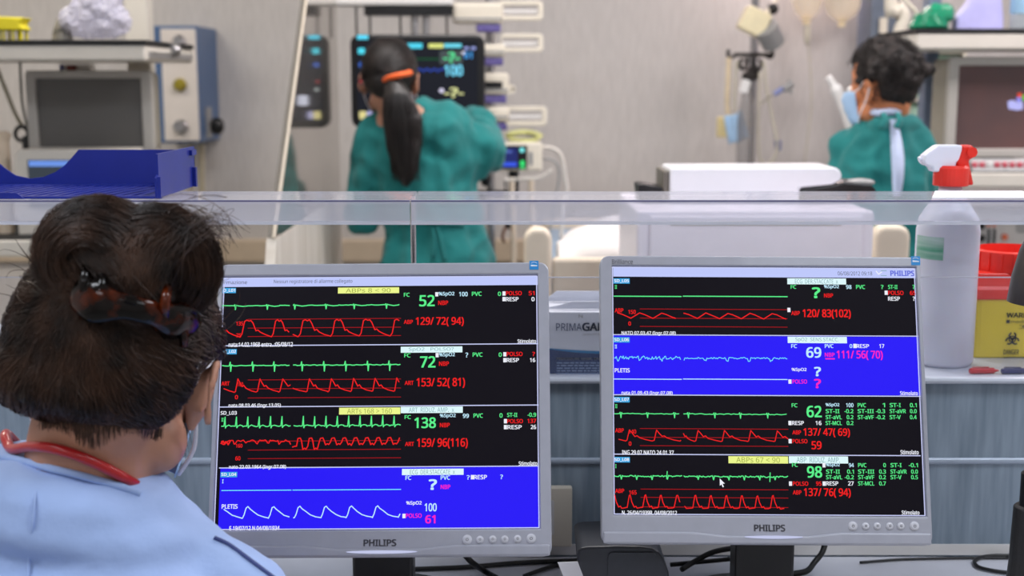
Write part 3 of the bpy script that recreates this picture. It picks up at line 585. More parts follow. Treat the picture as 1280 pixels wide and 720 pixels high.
part('lid', loft([ring(hw*1.0,-.003,.123,z(374.5)),ring(hw*1.0,-.003,.123,z(362)),ring(hw*.97,0,.12,z(358)),ring(hw*.95,.004,.116,z(342))]), red_pl, t, bevel=.002)
rc = 52*S(330,Yc)
b = B().lathe((ox+.003,Yc+.06,z(342.5)+.0), [(rc,0),(rc,.03),(rc*.9,.032),(rc*.88,.008),(0,.008)], 32, closed=True); part('drop_opening', b, red_pl, t)
for i in range(20):
    a = 2*math.pi*i/20; part('grip_ridge', B().box((ox+.003+rc*1.01*math.cos(a),Yc+.06+rc*1.01*math.sin(a),z(342.5)+.015),(.004,.004,.026),Matrix.Rotation(a,3,'Z')), red_pl, t)
ink = mat('black print', (28,28,24), .5); F = world_frame((0,Yc+.0005,0),(1,0,0),(0,1,0),(0,0,1))
X = lambda u: P(u,400,Yc).x
b = B(); put_text(b,'WARNING',F,X(1258),z(397),X(1302),z(391),-.0005,.02); put_text(b,'medica',F,X(1264),z(404),X(1288),z(400),-.0005,0); put_text(b,'30',F,X(1274),z(411),X(1290),z(406),-.0005,0); put_text(b,'DANGER',F,X(1257),z(443),X(1276),z(437),-.0005,.02); b.flat([(X(1257),z(447.4)),(X(1320),z(447.4)),(X(1320),z(446.4)),(X(1257),z(446.4))],F,-.0005)
b.flat([(X(1258),z(404)),(X(1262.5),z(404)),(X(1262.5),z(400)),(X(1258),z(400))],F,-.0005)
part('warning_print', b, ink, t, recalc=False)
b = B(); bx,bz = X(1267),z(424); r0 = 9.2*S(424,Yc)
def arc(cx_,cz_,r,a0,a1,w):
    k = 18; q = [a0+(a1-a0)*i/k for i in range(k+1)]
    for i in range(k):
        b.flat([(cx_+(r-w)*math.cos(q[i]),cz_+(r-w)*math.sin(q[i])),(cx_+(r+w)*math.cos(q[i]),cz_+(r+w)*math.sin(q[i])),(cx_+(r+w)*math.cos(q[i+1]),cz_+(r+w)*math.sin(q[i+1])),(cx_+(r-w)*math.cos(q[i+1]),cz_+(r-w)*math.sin(q[i+1]))],F,-.0005)
for k in range(3):
    a = math.pi/2+k*2*math.pi/3; arc(bx+r0*.48*math.cos(a),bz+r0*.48*math.sin(a),r0*.42,a-2.5+math.pi*0,a+2.5,r0*.1) if False else arc(bx+r0*.5*math.cos(a),bz+r0*.5*math.sin(a),r0*.42,a+.45,a+2*math.pi-.45,r0*.11)
arc(bx,bz,r0*.42,0,2*math.pi,r0*.07); arc(bx,bz,r0*.1,0,2*math.pi,r0*.09)
part('biohazard_symbol', b, ink, t, recalc=False)
# pens on the ledge
def pen(u0,u1,v,c,lb):
    a = P(u0,v,1.803); a.z = zl1+.0045; e = P(u1,v,1.806); e.z = zl1+.0045; a.y = 1.812; e.y = 1.816
    q = thing('pen', (a.x,1.812,zl1), lb, 'pen'); m = mat('pen '+lb, c, .3); d = (e-a).normalized(); l = (e-a).length
    part('barrel', B().cyl(a+d*.03, a+d*(l-.008), .0043, n=12), m, q, smooth=False)
    part('cap', B().tube([a,a+d*.002,a+d*.0298],[.0035,.0045,.0045],12), m, q)
    part('tip', B().cyl(a+d*(l-.0079), a+d*l, .003,.0008,10), m, q)
    part('clip', B().box(a+d*.016+V((0,0,.0055)),(.024,.002,.001)), m, q)
pen(1215,1252,463,(190,30,40),'red pen lying on the counter ledge below the sharps bin')
pen(1255,1325,465,(34,38,92),'dark blue pen lying on the counter ledge beside the red pen')
# paper on the shelf
b = B(); pa = [(P(1166,239,1.72).x,1.722),(P(1300,239,1.72).x,1.722),(P(1300,239,1.72).x+.02,1.83),(P(1172,236,1.82).x,1.83)]
b.add([V((x,y,zf+.0003)) for x,y in pa]+[V((x,y,zf+.0012)) for x,y in pa],[(0,1,2,3),(7,6,5,4),(0,4,5,1),(1,5,6,2),(2,6,7,3),(3,7,4,0)])
paper = mat('white paper', (236,236,240), .7, var=.01)
part('paper_sheet', b, paper, label='white paper sheet lying flat on the shelf before the spray bottle', cat='paper', group='papers on the acrylic shelf')
# desk lamp
YL = 1.5; cx = P(1284,700,YL).x
rub = mat('black grained plastic', (30,30,31), .5, var=.15, scale=200, bump=.1)
t = thing('desk_lamp', (cx,YL,ZD), 'dark desk lamp with bell shade and red switch beside the counter panel', 'desk lamp')
z = lambda v: P(1284,v,YL).z
r = lambda px: px*S(600,YL)
part('base', B().lathe((cx,YL,ZD), [(r(62),0),(r(62),.006),(r(44),.02),(r(26),.035),(r(22),z(700)-ZD),(r(20.5),z(634)-ZD),(r(17),z(631)-ZD)], 32), rub, t, smooth=False, bevel=.001)
part('socket', B().lathe((cx,YL,z(633)), [(r(14),0),(r(14),z(592)-z(633)),(r(11),z(589)-z(633))], 24), black_pl, t)
part('stem', B().tube([(cx-.005,YL,z(592)),(cx-.005,YL,z(420)),(cx+.004,YL,z(360)),(cx+.02,YL,z(310))], .0022, 10), black_pl, t)
sx = P(1316,330,YL).x; rs = P(1316,330,YL).x-P(1262,375,YL).x
part('shade', B().lathe((sx,YL,z(378)), [(rs,0),(rs*1.0,.002),(rs*.93,.03),(rs*.78,.062),(rs*.55,.088),(rs*.25,.102),(.002,.105),(.002,.1),(rs*.5,.084),(rs*.88,.03),(rs*.96,.001)], 40, closed=True), mat('dark bronze shade', (74,70,68), .35, .5), t, smooth=True)
part('switch', B().box((cx-.003,YL-r(21.5),z(670)),(r(20),.008,r(19))), mat('red switch', (214,26,22), .35), t, bevel=.002, label='red rocker switch')
# dark device between the stands
Y0 = 1.575; o = V((0,Y0,0)); F = world_frame((0,Y0,0),(1,0,0),(0,1,0),(0,0,1))
q = [(P(u,v,Y0).x,P(u,v,Y0).z) for u,v in ((722,690),(726,685.5),(735,684),(770,683),(800,683.5),(815,685.5),(824,691),(830,700),(836,716))]
q = [(q[0][0]+.008,ZD)]+q[:]+[(q[-1][0]+.006,ZD)]
t = thing('desk_telephone', (P(780,700,Y0).x,Y0,ZD), 'dark slate plastic device with rounded top standing between the monitor stands', 'device')
part('housing', B().prism(q, F, 0,.1), mat('dark slate plastic', (52,56,64), .42, var=.06, scale=100), t, bevel=.006, seg=3)
part('front_rib', B().prism([(a,b_) for a,b_ in rrect(P(760,700,Y0).x,ZD+.004,P(820,700,Y0).x,P(780,690,Y0).z,.006)], F, -.002,.0005), mat('dark slate plastic', (52,56,64)), t)
# white tag
a = P(712,703,1.53)
part('paper_tag', B().prism([(P(u,v,1.53).x,P(u,v,1.53).z) for u,v in ((697,703),(722,702),(732,728),(708,730))], world_frame((0,1.53,0),(1,0,0),(0,1,0),(0,0,1)), 0,.0008).bb((P(715,728,1.53).x,1.53,ZD),(P(715,728,1.53).x+.008,1.535,P(715,726,1.53).z)), paper, label='small white paper tag beside the dark slate device', cat='paper tag')
# socket plate
t = thing('socket_plate', (P(702,640,YP).x,YP,P(702,680,YP).z), 'white electrical socket cover on the counter panel behind the screens', 'socket')
F = world_frame((0,YP-.0155,0),(1,0,0),(0,1,0),(0,0,1)); x0 = P(640,640,YP).x; x1 = P(714.5,640,YP).x; z0 = P(700,679,YP).z; z1 = P(700,606,YP).z
part('cover', B().prism(rrect(x0,z0,x1,z1,.002,2), F, 0,.0143), cream_pl, t, bevel=.0015)
part('inset', B().prism(rrect(x0+.02,z0+.018,P(692,640,YP).x,z1-.018,.003,2), F, -.001,.0005), white_pl, t)
# cables
cab = mat('black cable rubber', (16,16,17), .45)
def smooth_path(pts, k=6):
    pts = [V(p) for p in pts]; out = []
    for i in range(len(pts)-1):
        p0 = pts[max(i-1,0)]; p1 = pts[i]; p2 = pts[i+1]; p3 = pts[min(i+2,len(pts)-1)]
        for j in range(k):
            t_ = j/k; out.append(.5*((2*p1)+(p2-p0)*t_+(2*p0-5*p1+4*p2-p3)*t_*t_+(3*p1-p0-3*p2+p3)*t_**3))
    return out+[pts[-1]]
def desk_pt(u,v,h=.004): d = ray(u,v); q = V((0,0,CAMZ)); return q+d*((ZD+h-CAMZ)/d.z)
def cable(pts, r, lb, m=cab, nm='cable', cat='cable', group=None): return part(nm, B().tube(smooth_path(pts), r, 8), m, smooth=True, label=lb, cat=cat, group=group)
yq = 1.70
cable([P(1032,676,1.72),P(1028,690,1.71),P(1018,703,1.70),desk_pt(1008,714,.022),desk_pt(985,718,.022)], .0042, 'black cable curving down beside the stand under the dated screen')
cable([desk_pt(1075,703,.003),desk_pt(1100,701,.003),desk_pt(1130,699,.003),desk_pt(1200,697.5,.003),desk_pt(1262,697,.003)], .002, 'thin black cable along the back of the desk to the lamp')
cable([desk_pt(1266,694.5,.004),desk_pt(1235,695,.004),desk_pt(1219,700,.004),desk_pt(1222,708,.004),desk_pt(1240,713,.004),desk_pt(1262,716,.004)], .0028, 'black cable looping on the desk left of the lamp base')
cable([desk_pt(852,712,.024),P(868,702,1.70),P(892,690,1.70),P(925,684,1.71),P(950,681,1.71)], .0038, 'thick black cable arching up behind the dark slate device')
cable([desk_pt(838,706,.022),desk_pt(880,702,.024),desk_pt(912,699,.024)], .0034, 'black cable lying low behind the dark slate device')
cable([desk_pt(500,712,.004),desk_pt(580,709,.004),desk_pt(650,703.5,.004),desk_pt(721,700.5,.004)], .0036, 'black cable running across the desk under the covered screen')
cable([P(578,690,1.70),P(590,703,1.69),desk_pt(606,714,.004),desk_pt(620,722,.004)], .0042, 'black cable dropping to the desk under the covered screen')
cable([desk_pt(655,720,.004),desk_pt(690,708,.004),desk_pt(722,703.5,.004)], .003, 'black cable bending toward the white paper tag')
# ------------------------------------------------------------------ far side of the ward
def fr(Y): return world_frame((0,Y,0),(1,0,0),(0,1,0),(0,0,1))
def rect(Y,u0,v0,u1,v1):
    a = P(u0,(v0+v1)/2,Y); b = P(u1,(v0+v1)/2,Y); um = (u0+u1)/2
    return a.x, P(um,v1,Y).z, b.x, P(um,v0,Y).z           # x0,z0,x1,z1
def pbox(b, Y, u0,v0,u1,v1, d):                        # box whose front face fills the photo rectangle at distance Y
    x0,z0,x1,z1 = rect(Y,u0,v0,u1,v1); return b.bb((x0,Y,z0),(x1,Y+d,z1))
def outline(b, Y, pts, d0, d1): return b.prism([(P(u,v,Y).x,P(u,v,Y).z) for u,v in pts], fr(Y), d0, d1)
shelf_m = mat('cream enamel', (214,208,198), .35, var=.02); mat_m = mat('black shelf mat', (20,20,22), .6)
# ---- shelving beside the blue wall box
def station(name, Y0, Y1, xa, xb, vt, vb, label, vlow, col_px, colm, xlow=None):
    t = thing(name, ((xa+xb)/2,(Y0+Y1)/2,0), label, 'shelf unit')
    um = 100 if xb < 0 else 1200
    zt_,zb_ = P(um,vt,Y0).z, P(um,vb,Y0).z
    part('shelf_board', B().bb((xa,Y0,zb_),(xb,Y1,zt_-.0125)), shelf_m, t, bevel=.006)
    part('shelf_mat', B().bb((xa-.003,Y0-.002,zt_-.012),(xb+.003,Y1,zt_)), mat_m, t)
    zl_ = P(um,vlow,Y0).z; xa = xlow if xlow is not None else xa
    part('shelf_board', B().bb((xa,Y0,zl_-.045),(xb,Y1,zl_)), shelf_m, t, bevel=.006)
    part('shelf_mat', B().bb((xa+.005,Y0+.004,zl_),(xb-.005,Y1,zl_+.004)), mat_m, t)
    for u0,u1 in col_px:
        a = P(u0,100,Y1+.005).x; b_ = P(u1,100,Y1+.005).x
        part('upright', B().bb((a,Y1+.002,0),(b_,Y1+.07,2.3)), colm, t, bevel=.004)
    return t, zt_+.0006, zl_+.0046
XLs = P(181,60,3.33).x
st1, Z1, Z1l = station('equipment_shelf', 3.33, 3.83, -1.75, XLs, 50, 76, 'cream two tier equipment shelf with black mats beside the blue wall box', 300, [(160,188),(-220,-196)], shelf_m)
st1_knob = part('end_knob', B().lathe((XLs,3.6,Z1-.02),[(.02,0),(.02,.015),(.012,.022)],20,(1,0,0)), steel, st1)
part('end_rail', B().bb((XLs+.0005,3.36,P(180,72,3.33).z),(XLs+.006,3.8,P(180,64,3.33).z)), steel, st1)
# flat monitor under the shelf
def grey_monitor(name, Y, out, scr, depth, label, tilt_scr, zbase, stand_u):
    x0,z0,x1,z1 = rect(Y,*out); t = thing(name, ((x0+x1)/2,Y+depth/2,zbase), label, 'monitor')
    s0,sz0,s1,sz1 = rect(Y,*scr); F = fr(Y)
    part('bezel', B().frame(rrect(x0,z0,x1,z1,.012), rrect(s0,sz0,s1,sz1,.003), F, 0,.03), mat('warm grey bezel',(176,172,166),.4,var=.02), t, bevel=.004)
    part('screen', B().bb((s0-.002,Y+.01,sz0-.002),(s1+.002,Y+.014,sz1+.002)), tilt_scr, t)
    part('housing', B().bb((x0+.004,Y+.0302,z0+.004),(x1-.004,Y+depth,z1-.004)), mat('taupe housing',(150,144,130),.5,var=.03), t, bevel=.015, seg=3)
    a = P(stand_u-20,100,Y).x; b_ = P(stand_u+20,100,Y).x
    part('stand', B().bb((a,Y+.05,zbase+.012),(b_,Y+depth-.03,z0+.004)), grey_pl, t)
    part('foot', B().bb((a-.06,Y+.0,zbase),(b_+.06,Y+depth,zbase+.0119)), grey_pl, t, bevel=.003)
    return t
scr_off = mat('unlit screen glass', (96,94,92), .22, var=.05, scale=3)
grey_monitor('flat_monitor', 3.56, (33,88,191,190), (46,98,177,184), .10, 'grey framed switched off monitor under the cream shelf', scr_off, Z1l, 112)
# white device with small blue screen
Y = 3.40; t = thing('monitoring_device', (P(80,250,Y).x,Y+.06,Z1l), 'white bedside device with a small blue topped screen below the grey monitor', 'medical device')
x0,z0,x1,z1 = rect(Y,20,187,165,299); z0 = Z1l
part('housing', B().prism([(x0,z0),(x1,z0),(x1,z1),(x0+.012,z1),(x0,z1-.02)], fr(Y), 0,.12), shelf_m, t, bevel=.004)
b = B(); pbox(b,Y-.004,36,200,98,260,.003); part('screen', b, emat('dim device screen',(70,78,88),.7), t)
b = B(); pbox(b,Y-.006,36,201,98,208,.0015); part('screen_title', b, emat('device title bar',(110,150,230),1), t)
for k in range(4):
    q = P(112+12*k,285,Y); part('key', B().bb((q.x-.009,Y-.005,q.z-.007),(q.x+.009,Y+.001,q.z+.007)), grey_pl, t)
# things on top of the shelf
Y = 3.42; t = thing('yellow_stand', (P(12,45,Y).x,Y+.03,Z1), 'small bright yellow plastic stand on the black shelf mat', 'stand'); ym = mat('bright yellow plastic',(236,220,40),.4)
b = B(); outline(b,Y,[(-14,20),(30,22),(24,30),(30,37),(24,38),(-14,38)],0,.06); part('top', b, ym, t, bevel=.004)
for u in (-10,2,14,24):
    q = P(u,38,Y); part('leg', B().cyl((q.x,Y+.012,Z1),(q.x,Y+.012,q.z+.002),.004,n=8), ym, t)
    part('leg', B().cyl((q.x,Y+.05,Z1),(q.x,Y+.05,q.z+.002),.004,n=8), ym, t)
Y = 3.5; t = thing('breathing_bag', (P(118,45,Y).x,Y,Z1), 'crumpled clear plastic breathing bag with a valve lying on the shelf mat', 'breathing bag')
b = B().chain([(P(100,25,Y),(.05,.05,.045)),(P(125,12,Y),(.055,.06,.07)),(P(148,28,Y),(.03,.04,.035))],5)
zlow = Z1
bag = fused(b,.009,4,lambda p,n: .014*fbm(p,34)+.010*abs(fbm(p,60))+.005*fbm(p,130)); 
for v_ in bag.v: v_.z = max(v_.z, zlow+.001)
part('bag', bag, clear('crinkled clear plastic',(222,220,238),.5,.08), t, smooth=False)
b = B().lathe(P(78,44,Y)+V((0,0,0)), [(.028,0),(.026,.02),(.018,.045),(.012,.06)], 16); 
mnz = min(v_.z for v_ in b.v)
for v_ in b.v: v_.z += Z1-mnz+.0005
part('valve', b, mat('smoky valve plastic',(40,38,36),.25,c2=(150,144,132),scale=50), t)
# small box under the shelf, clip, hanging wires
t = thing('call_box', (P(92,84,3.75).x,3.75,P(92,90,3.75).z), 'small pale box with a dark red button under the cream shelf', 'box')
b = B(); pbox(b,3.75,74,80,112,92,.05); part('box', b, white_pl, t); b = B(); pbox(b,3.744,83,82,95,90,.005); part('button', b, mat('dark red plastic',(120,40,30),.4), t); b = B(); pbox(b,3.745,75,81,78,91,.004); part('blue_strip', b, blue, t)
cable([P(25,76,3.7),P(26,100,3.7),P(28,130,3.7),P(34,158,3.7)], .004, 'dark wire hanging beside the grey framed monitor', mat('dark green wire',(60,66,58),.5))
cable([P(-4,84,3.75),P(10,120,3.75),P(22,148,3.75),P(32,162,3.75)], .006, 'pale tube slanting down to the black clip', mat('pale tube',(176,172,150),.4))
Y = 3.7; t = thing('black_clip', (P(28,186,Y).x,Y,P(28,186,Y).z), 'black looped clip hanging beside the grey framed monitor', 'clip')
part('loop', B().tube([P(27+8*math.cos(a),167+9*math.sin(a),Y) for a in [i*math.pi/9 for i in range(19)]], .006, 8), black_pl, t, smooth=True)
part('grip', B().tube([P(31,170,Y),P(33,180,Y),V((P(34,190,Y).x,Y,Z1l+.001))], [.009,.012,.006], 10), black_pl, t)
Y = 3.45; q = P(3,208,Y)
part('tissue_roll', B().lathe((q.x,Y,Z1l), [(.022,0),(.022,P(3,172,Y).z-Z1l-.01),(.028,P(3,168,Y).z-Z1l),(.018,P(3,164,Y).z-Z1l)], 20), mat('cream roll',(214,196,174),.7), label='cream rolled tissue standing on the lower shelf tier', cat='roll')
# ---- blue gas box on the wall
Yw = 4.88; x0,z0,x1,z1 = rect(Yw,186,32,249,179); bl = mat('steel blue enamel',(72,100,140),.4,var=.03)
t = thing('gas_control_box', ((x0+x1)/2,5.05,z0), 'steel blue wall box with cream front and round knobs', 'control box')
part('case', B().bb((x0,Yw,z0),(x1,YB-.001,z1)), bl, t, bevel=.006)
b = B(); pbox(b,Yw-.006,203,36,247,176,.0055); part('front_plate', b, mat('cream plate',(212,204,198),.4,var=.02), t, bevel=.003)
for u,v,r_,m in ((226,106,8,mat('brass knob',(150,136,40),.4,.3)),(227,158,9,steel),(225,52,8,steel)):
    q = P(u,v,Yw); q.y = Yw-.007; part('knob', B().lathe(q, [(r_*.00305,0),(r_*.00305,.012),(r_*.002,.024),(r_*.0019,.03)], 22, (0,-1,0)), m, t)
part('socket_plate', B().bb((x1+.0005,4.96,P(260,172,5).z),(x1+.006,5.04,P(260,134,5).z)), grey_pl, t)
part('plug', B().ell((x1+.03,5.02,P(262,158,5).z),(.028,.025,.035)), black_pl, t, smooth=True)
for u in (238,252): cable([(P(u,178,5.1).x,5.1,z0-.002),(P(u,220,5.1).x+.0,5.1,z0-.2),(P(u-2,260,5.1).x,5.1,.6),(P(u-2,260,5.1).x,5.12,.012)], .012 if u>240 else .008, 'beige hose hanging below the steel blue wall box' if u>240 else 'thin beige hose hanging under the steel blue wall box', mat('beige hose',(186,176,152),.45), 'gas_hose', 'hose')
# ---- polished panel standing beside the bed
xp = -.566
def on_panel(u,v):
    d = ray(u,v); k = xp/d.x; return d*k+V((0,0,CAMZ))
e0 = on_panel(386,-60); e1 = on_panel(385,0); e2 = on_panel(341,325); sl = (e2.y-e1.y)/(e2.z-e1.z)
yb = e2.y+sl*(0-e2.z); yt = e2.y+sl*(2.0-e2.z); yfar = 4.22
PF = world_frame((xp,0,0),(0,1,0),(-1,0,0),(0,0,1)); zsk = on_panel(365,284).z
t = thing('polished_panel', (xp,3.7,0), 'tall glossy slanted panel mirroring the patient monitor beside it', 'panel')
yl = lambda z_: e2.y+sl*(z_-e2.z)
part('mirror_face', B().prism([(yl(zsk),zsk),(yfar,zsk),(yfar,2.0),(yt,2.0)], PF, 0,.02), mat('polished steel',(196,190,182),.07,.85,var=.03,scale=3), t)
part('lower_skirt', B().prism([(max(yb,2.4) if yb>2.4 else 2.5,0),(yfar,0),(yfar,zsk-.001),(yl(zsk),zsk-.001)], PF, -.002,.022), mat('pale skirt',(206,198,186),.35,c2=(236,230,222),scale=6,stretch=(1,6,.3)), t)
part('edge_trim', B().tube([V((xp-.004,yl(2.0)-.006,2.0)),V((xp-.004,yl(zsk)-.006,zsk))], .0038, 8), mat('beige edge trim',(186,176,160),.5), t)
# ---- ceiling pendant with the patient monitor
Y = 4.36; t = thing('ceiling_pendant', (P(525,0,Y).x,Y,P(525,150,Y).z), 'pale ceiling pendant with steel tubes above the nurse with the ponytail', 'pendant')
for u in (518,532):
    q = P(u,0,Y); part('tube', B().cyl((q.x,Y,P(u,140,Y).z),(q.x,Y,CEIL-.002),.014,n=14), steel, t, smooth=False)
b = B(); pbox(b,Y-.06,398,-14,566,7,.10); part('cross_beam', b, white_pl, t, bevel=.01)
b = B(); pbox(b,Y-.05,455,8,566,19,.09); part('rail', b, black_pl, t)
for u in (445,462,500,558): part('cord', B().cyl(P(u,7,Y+.03),P(u+1,48,Y+.03),.004,n=6), black_pl, t)
part('ceiling_plate', B().lathe((P(525,0,Y).x,Y,CEIL-.03),[(.14,0),(.14,.029)],28), white_pl, t)
Y = 4.25; x0,z0,x1,z1 = rect(Y,438.5,43,606,160)
t = thing('patient_monitor', ((x0+x1)/2,Y+.03,z0), 'black framed patient monitor showing 100 in front of the nurse', 'monitor')
part('bezel', B().prism(rrect(x0,z0,x1,z1,.03), fr(Y), 0,.07), black_pl, t, bevel=.006)
a0,a1,a2,a3 = rect(Y-.002,446,51,597,151); sd = part('screen', B().bb((a0,Y-.002,a1),(a2,Y-.0005,a3)), emat('patient monitor screen',(30,32,40),1), t)
def glow(nm,c,*rs,r=.004):
    b = B()
    for q in rs:
        c0,c1,c2,c3 = rect(Y-.004,*q); b.prism(rrect(c0,c1,c2,c3,min(r,(c3-c1)*.45,(c2-c0)*.45),3), fr(Y-.004), 0,.0012)
    return part(nm, b, emat('monitor glow '+nm+str(c), c, 1.1), sd)
glow('cyan_bar',(80,210,235),(509,54,528,60.5)); glow('cyan_bar',(110,215,235),(555,54.5,577,59.5)); glow('yellow_bar',(220,226,130),(535.5,54.5,554.5,60))
glow('grey_patch',(70,78,80),(549.5,63.5,578,80)); glow('cyan_patch',(80,215,235),(447.5,60,456,67.5)); glow('white_patch',(215,220,240),(464,119,477,132)); glow('yellow_patch',(215,205,140),(449,139,458,149)); glow('lilac_patch',(170,170,215),(458.5,139,465,149)); glow('blue_patch',(60,100,190),(448.5,78,455,84))
glow('side_mark',(160,60,60),(449,100,453,104)); glow('side_mark',(180,190,190),(450,110,455,114)); glow('small_mark',(150,160,220),(580,58.5,586,62)); glow('small_mark',(150,160,220),(588.5,58.5,595,62)); glow('dot',(220,215,240),(549,110.5,555,116),r=.01); glow('green_line',(24,90,50),(518,73,549,74.5)); glow('dot',(230,225,240),(577,64,581,68),r=.01)
def gtext(nm,body,c,u0,v0,u1,v1,bold=.03):
    b = B(); c0,c1,c2,c3 = rect(Y-.006,u0,v0,u1,v1); put_text(b,body,fr(Y-.006),c0,c1,c2,c3,0,bold); part(nm,b,emat('monitor glow text'+str(c),c,1.1),sd,recalc=False)
gtext('reading','-?-',(90,225,150),555,65.5,574,78); gtext('reading','100',(120,215,245),556,81.5,578,94.5); gtext('reading','-?-',(225,228,160),556,110,579,121.5); gtext('reading','61',(70,150,220),580.5,65,590,73)
b = B(); b.tube([P(520+1.6*i,90-4*abs(math.sin(i*.55)),Y-.006) for i in range(23)], .0022, 5); part('pulse_trace', b, emat('monitor glow trace',(50,80,190),1), sd)
part('alarm_lamp', B().bb(P(446.5,49,Y-.004),P(460,44,Y-.001)+V((0,.006,0))), emat('alarm lamp cyan',(90,215,245),1.2), t)
# ---- syringe pumps on a rail
Y = 4.42; q = P(612,0,Y)
t = thing('pump_pole', (q.x,Y+.06,0), 'steel floor pole carrying the stack of white pumps', 'pole')
part('pole', B().cyl((q.x,Y+.06,.03),(q.x,Y+.06,2.3),.016,n=16), steel, t); part('foot', B().lathe((q.x,Y+.06,0),[(.22,0),(.22,.015),(.05,.03)],28), grey_pl, t)
lilac = mat('violet plastic',(74,64,128),.4,c2=(110,100,160),scale=40)
def pump(v0,v1,ul,ur,hv0,hv1,hu,lb):
    t = thing('syringe_pump', P((ul+ur)/2,v1,Y-.06), lb, 'syringe pump')
    b = B(); pbox(b,Y-.06,ul,v0,ur,v1,.10); part('body', b, cream_pl, t, bevel=.012, seg=3)
    b = B(); pbox(b,Y-.061,ul+3,v1-7,ur-1,v1-4.5,.002); part('groove', b, grey_pl, t)
    x0,z0,x1,z1 = rect(Y-.05,ur-6,hv0,hu,hv1)
    o_ = rrect(x0,z0,x1,z1,.014); i_ = rrect(x0+.004,z0+.014,x1-.016,z1-.014,.006)
    part('handle', B().frame(o_, i_, fr(Y-.05), 0,.045), cream_pl, t, bevel=.005)
    x0,z0,x1,z1 = rect(Y-.05,ur-4,(hv0+hv1)/2-1,hu-7,(hv0+hv1)/2+2.5); part('plunger', B().bb((x0,Y-.04,z0),(x1,Y-.02,z1)), white_pl, t)
    b = B(); pbox(b,Y-.05,ur-34,v1+.5,ur-3,v1+11,.06); part('clamp', b, lilac, t, bevel=.006)
    b = B(); pbox(b,Y+.0405,ur-30,v0+4,ur-8,v1-2,.0025); part('bracket', b, grey_pl, t)
pump(3,29,565,629,1,25,679,'topmost white syringe pump with loop handle on the pole')
pump(55,71,597,632,42,65,679,'white syringe pump with loop handle just below the topmost pump')
pump(91,118,600,636,106,117,645,'white syringe pump with a dark slot and short handle')
pump(134,152,607,637,133,157,684,'lowest white syringe pump with loop handle above the tubing')
b = B(); pbox(b,Y-.064,604,102,628,110,.003); part('dark_slot', b, black_pl, bpy.data.objects['syringe_pump.002'])
gt = mat('yellow green tubing',(196,196,130),.35); pts = []
for i in range(40):
    a = i*.9; pts.append(P(655+(22-.25*i*.5)*math.cos(a),171+5.5*math.sin(a)+.1*i-2,Y-.05+.03*math.sin(a*1.3)))
cable(pts,.006,'coil of pale yellow green tubing above the small blue screen device',gt,'tubing_coil','tubing')
Y2 = 4.3; x0,z0,x1,z1 = rect(Y2,606,178,678,214)
t = thing('infusion_device', ((x0+x1)/2,Y2+.05,z0), 'small white device with lit blue screen and green lights beside the pumps', 'medical device')
part('housing', B().bb((x0,Y2,z0),(x1,Y2+.09,z1)), cream_pl, t, bevel=.008)
b = B(); pbox(b,Y2-.003,608,182,659,211,.0025); part('screen_surround', b, black_pl, t)
b = B(); pbox(b,Y2-.005,612,185,647,209,.0015); part('screen', b, emat('device blue screen',(40,48,110),1), t)
b = B(); pbox(b,Y2-.007,619,203,646,208,.0015); part('screen_bar', b, emat('device blue bar',(60,90,225),1.1), t)
b = B(); pbox(b,Y2-.007,632,188,640,191,.0015).bb((0,0,-9),(0,0,-9)) if False else pbox(b,Y2-.007,632,188,640,191,.0015); part('screen_mark', b, emat('device mark',(90,110,190),1), t)
for u,v,c in ((652.5,187.5,(130,240,240)),(653,203.5,(60,230,120)),(653,208.5,(60,200,110))):
    q = P(u,v,Y2-.004); part('key_light', B().lathe(q,[(.008,0),(.008,.002),(.005,.003)],14,(0,-1,0)), emat('key light'+str(c),c,1.1), t)
b = B(); pbox(b,Y2-.003,661,190,666,206,.003); part('key_strip', b, grey_pl, t)
part('bracket', B().cyl((P(642,214,Y2).x,Y2+.05,z0-.1),(P(642,214,Y2).x,Y2+.05,z0+.005),.018,n=12), dsteel, t)
part('bracket_arm', B().bb((q.x-.2,Y2+.05,z0-.1),(P(645,214,Y2).x,Y2+.075,z0-.07)), dsteel, t)
wc = mat('white cable sheath',(214,208,200),.45)
cable([P(676,184,Y2+.06),P(692,186,Y2+.05),P(702,196,Y2+.05),P(706,220,Y2+.05),P(709,240,Y2+.05),(P(705,262,Y2).x,Y2+.05,1.0),(P(702,262,Y2).x,Y2+.03,.885)], .007, 'thick white cable curving down from the small blue screen device', wc)
cable([P(678,198,Y2+.05),P(694,202,Y2+.04),P(699,220,Y2+.04),P(692,262,Y2+.04),P(686,292,Y2+.04),(P(686,292,Y2).x,Y2+.02,.885)], .0045, 'thin grey cable hanging from the small blue screen device', grey_pl)
cable([P(630,225,Y2-.05),P(650,224,Y2-.05),P(674,222,Y2-.05),P(690,212,Y2-.05)], .005, 'pale tube sagging under the small blue screen device', wc)
for u in (640,664): cable([P(u,222,Y2+.0),P(u,260,Y2),P(u+2,300,Y2),(P(u+2,300,Y2).x,Y2,.02)], .010, 'cream hose hanging below the blue screen device' if u==640 else 'cream hose hanging beside the bed foot panel', mat('cream hose',(216,200,180),.4), 'hose','hose')
Y = 4.2; t = thing('finger_sensor', P(607,232,Y), 'black sensor hanging at the end of the raised sleeve', 'sensor'); part('clip', B().ell(P(607,223,Y),(.018,.014,.027)), black_pl, t, smooth=True); part('lead', B().cyl(P(607,216,Y),P(602,202,Y+.0),.003,n=6), black_pl, t)
Y = 4.3; t = thing('spring_clamp', P(635,303,Y), 'brown metal tongs hanging below the blue screen device', 'clamp'); br = mat('brown metal',(120,80,62),.4,.3)
for s_ in (-1,1): part('arm', B().tube([P(635+1*s_,281,Y),P(635+6*s_,290,Y),P(635+7*s_,297,Y),P(635+4.5*s_,303,Y)], .0055, 8), br, t, smooth=True)
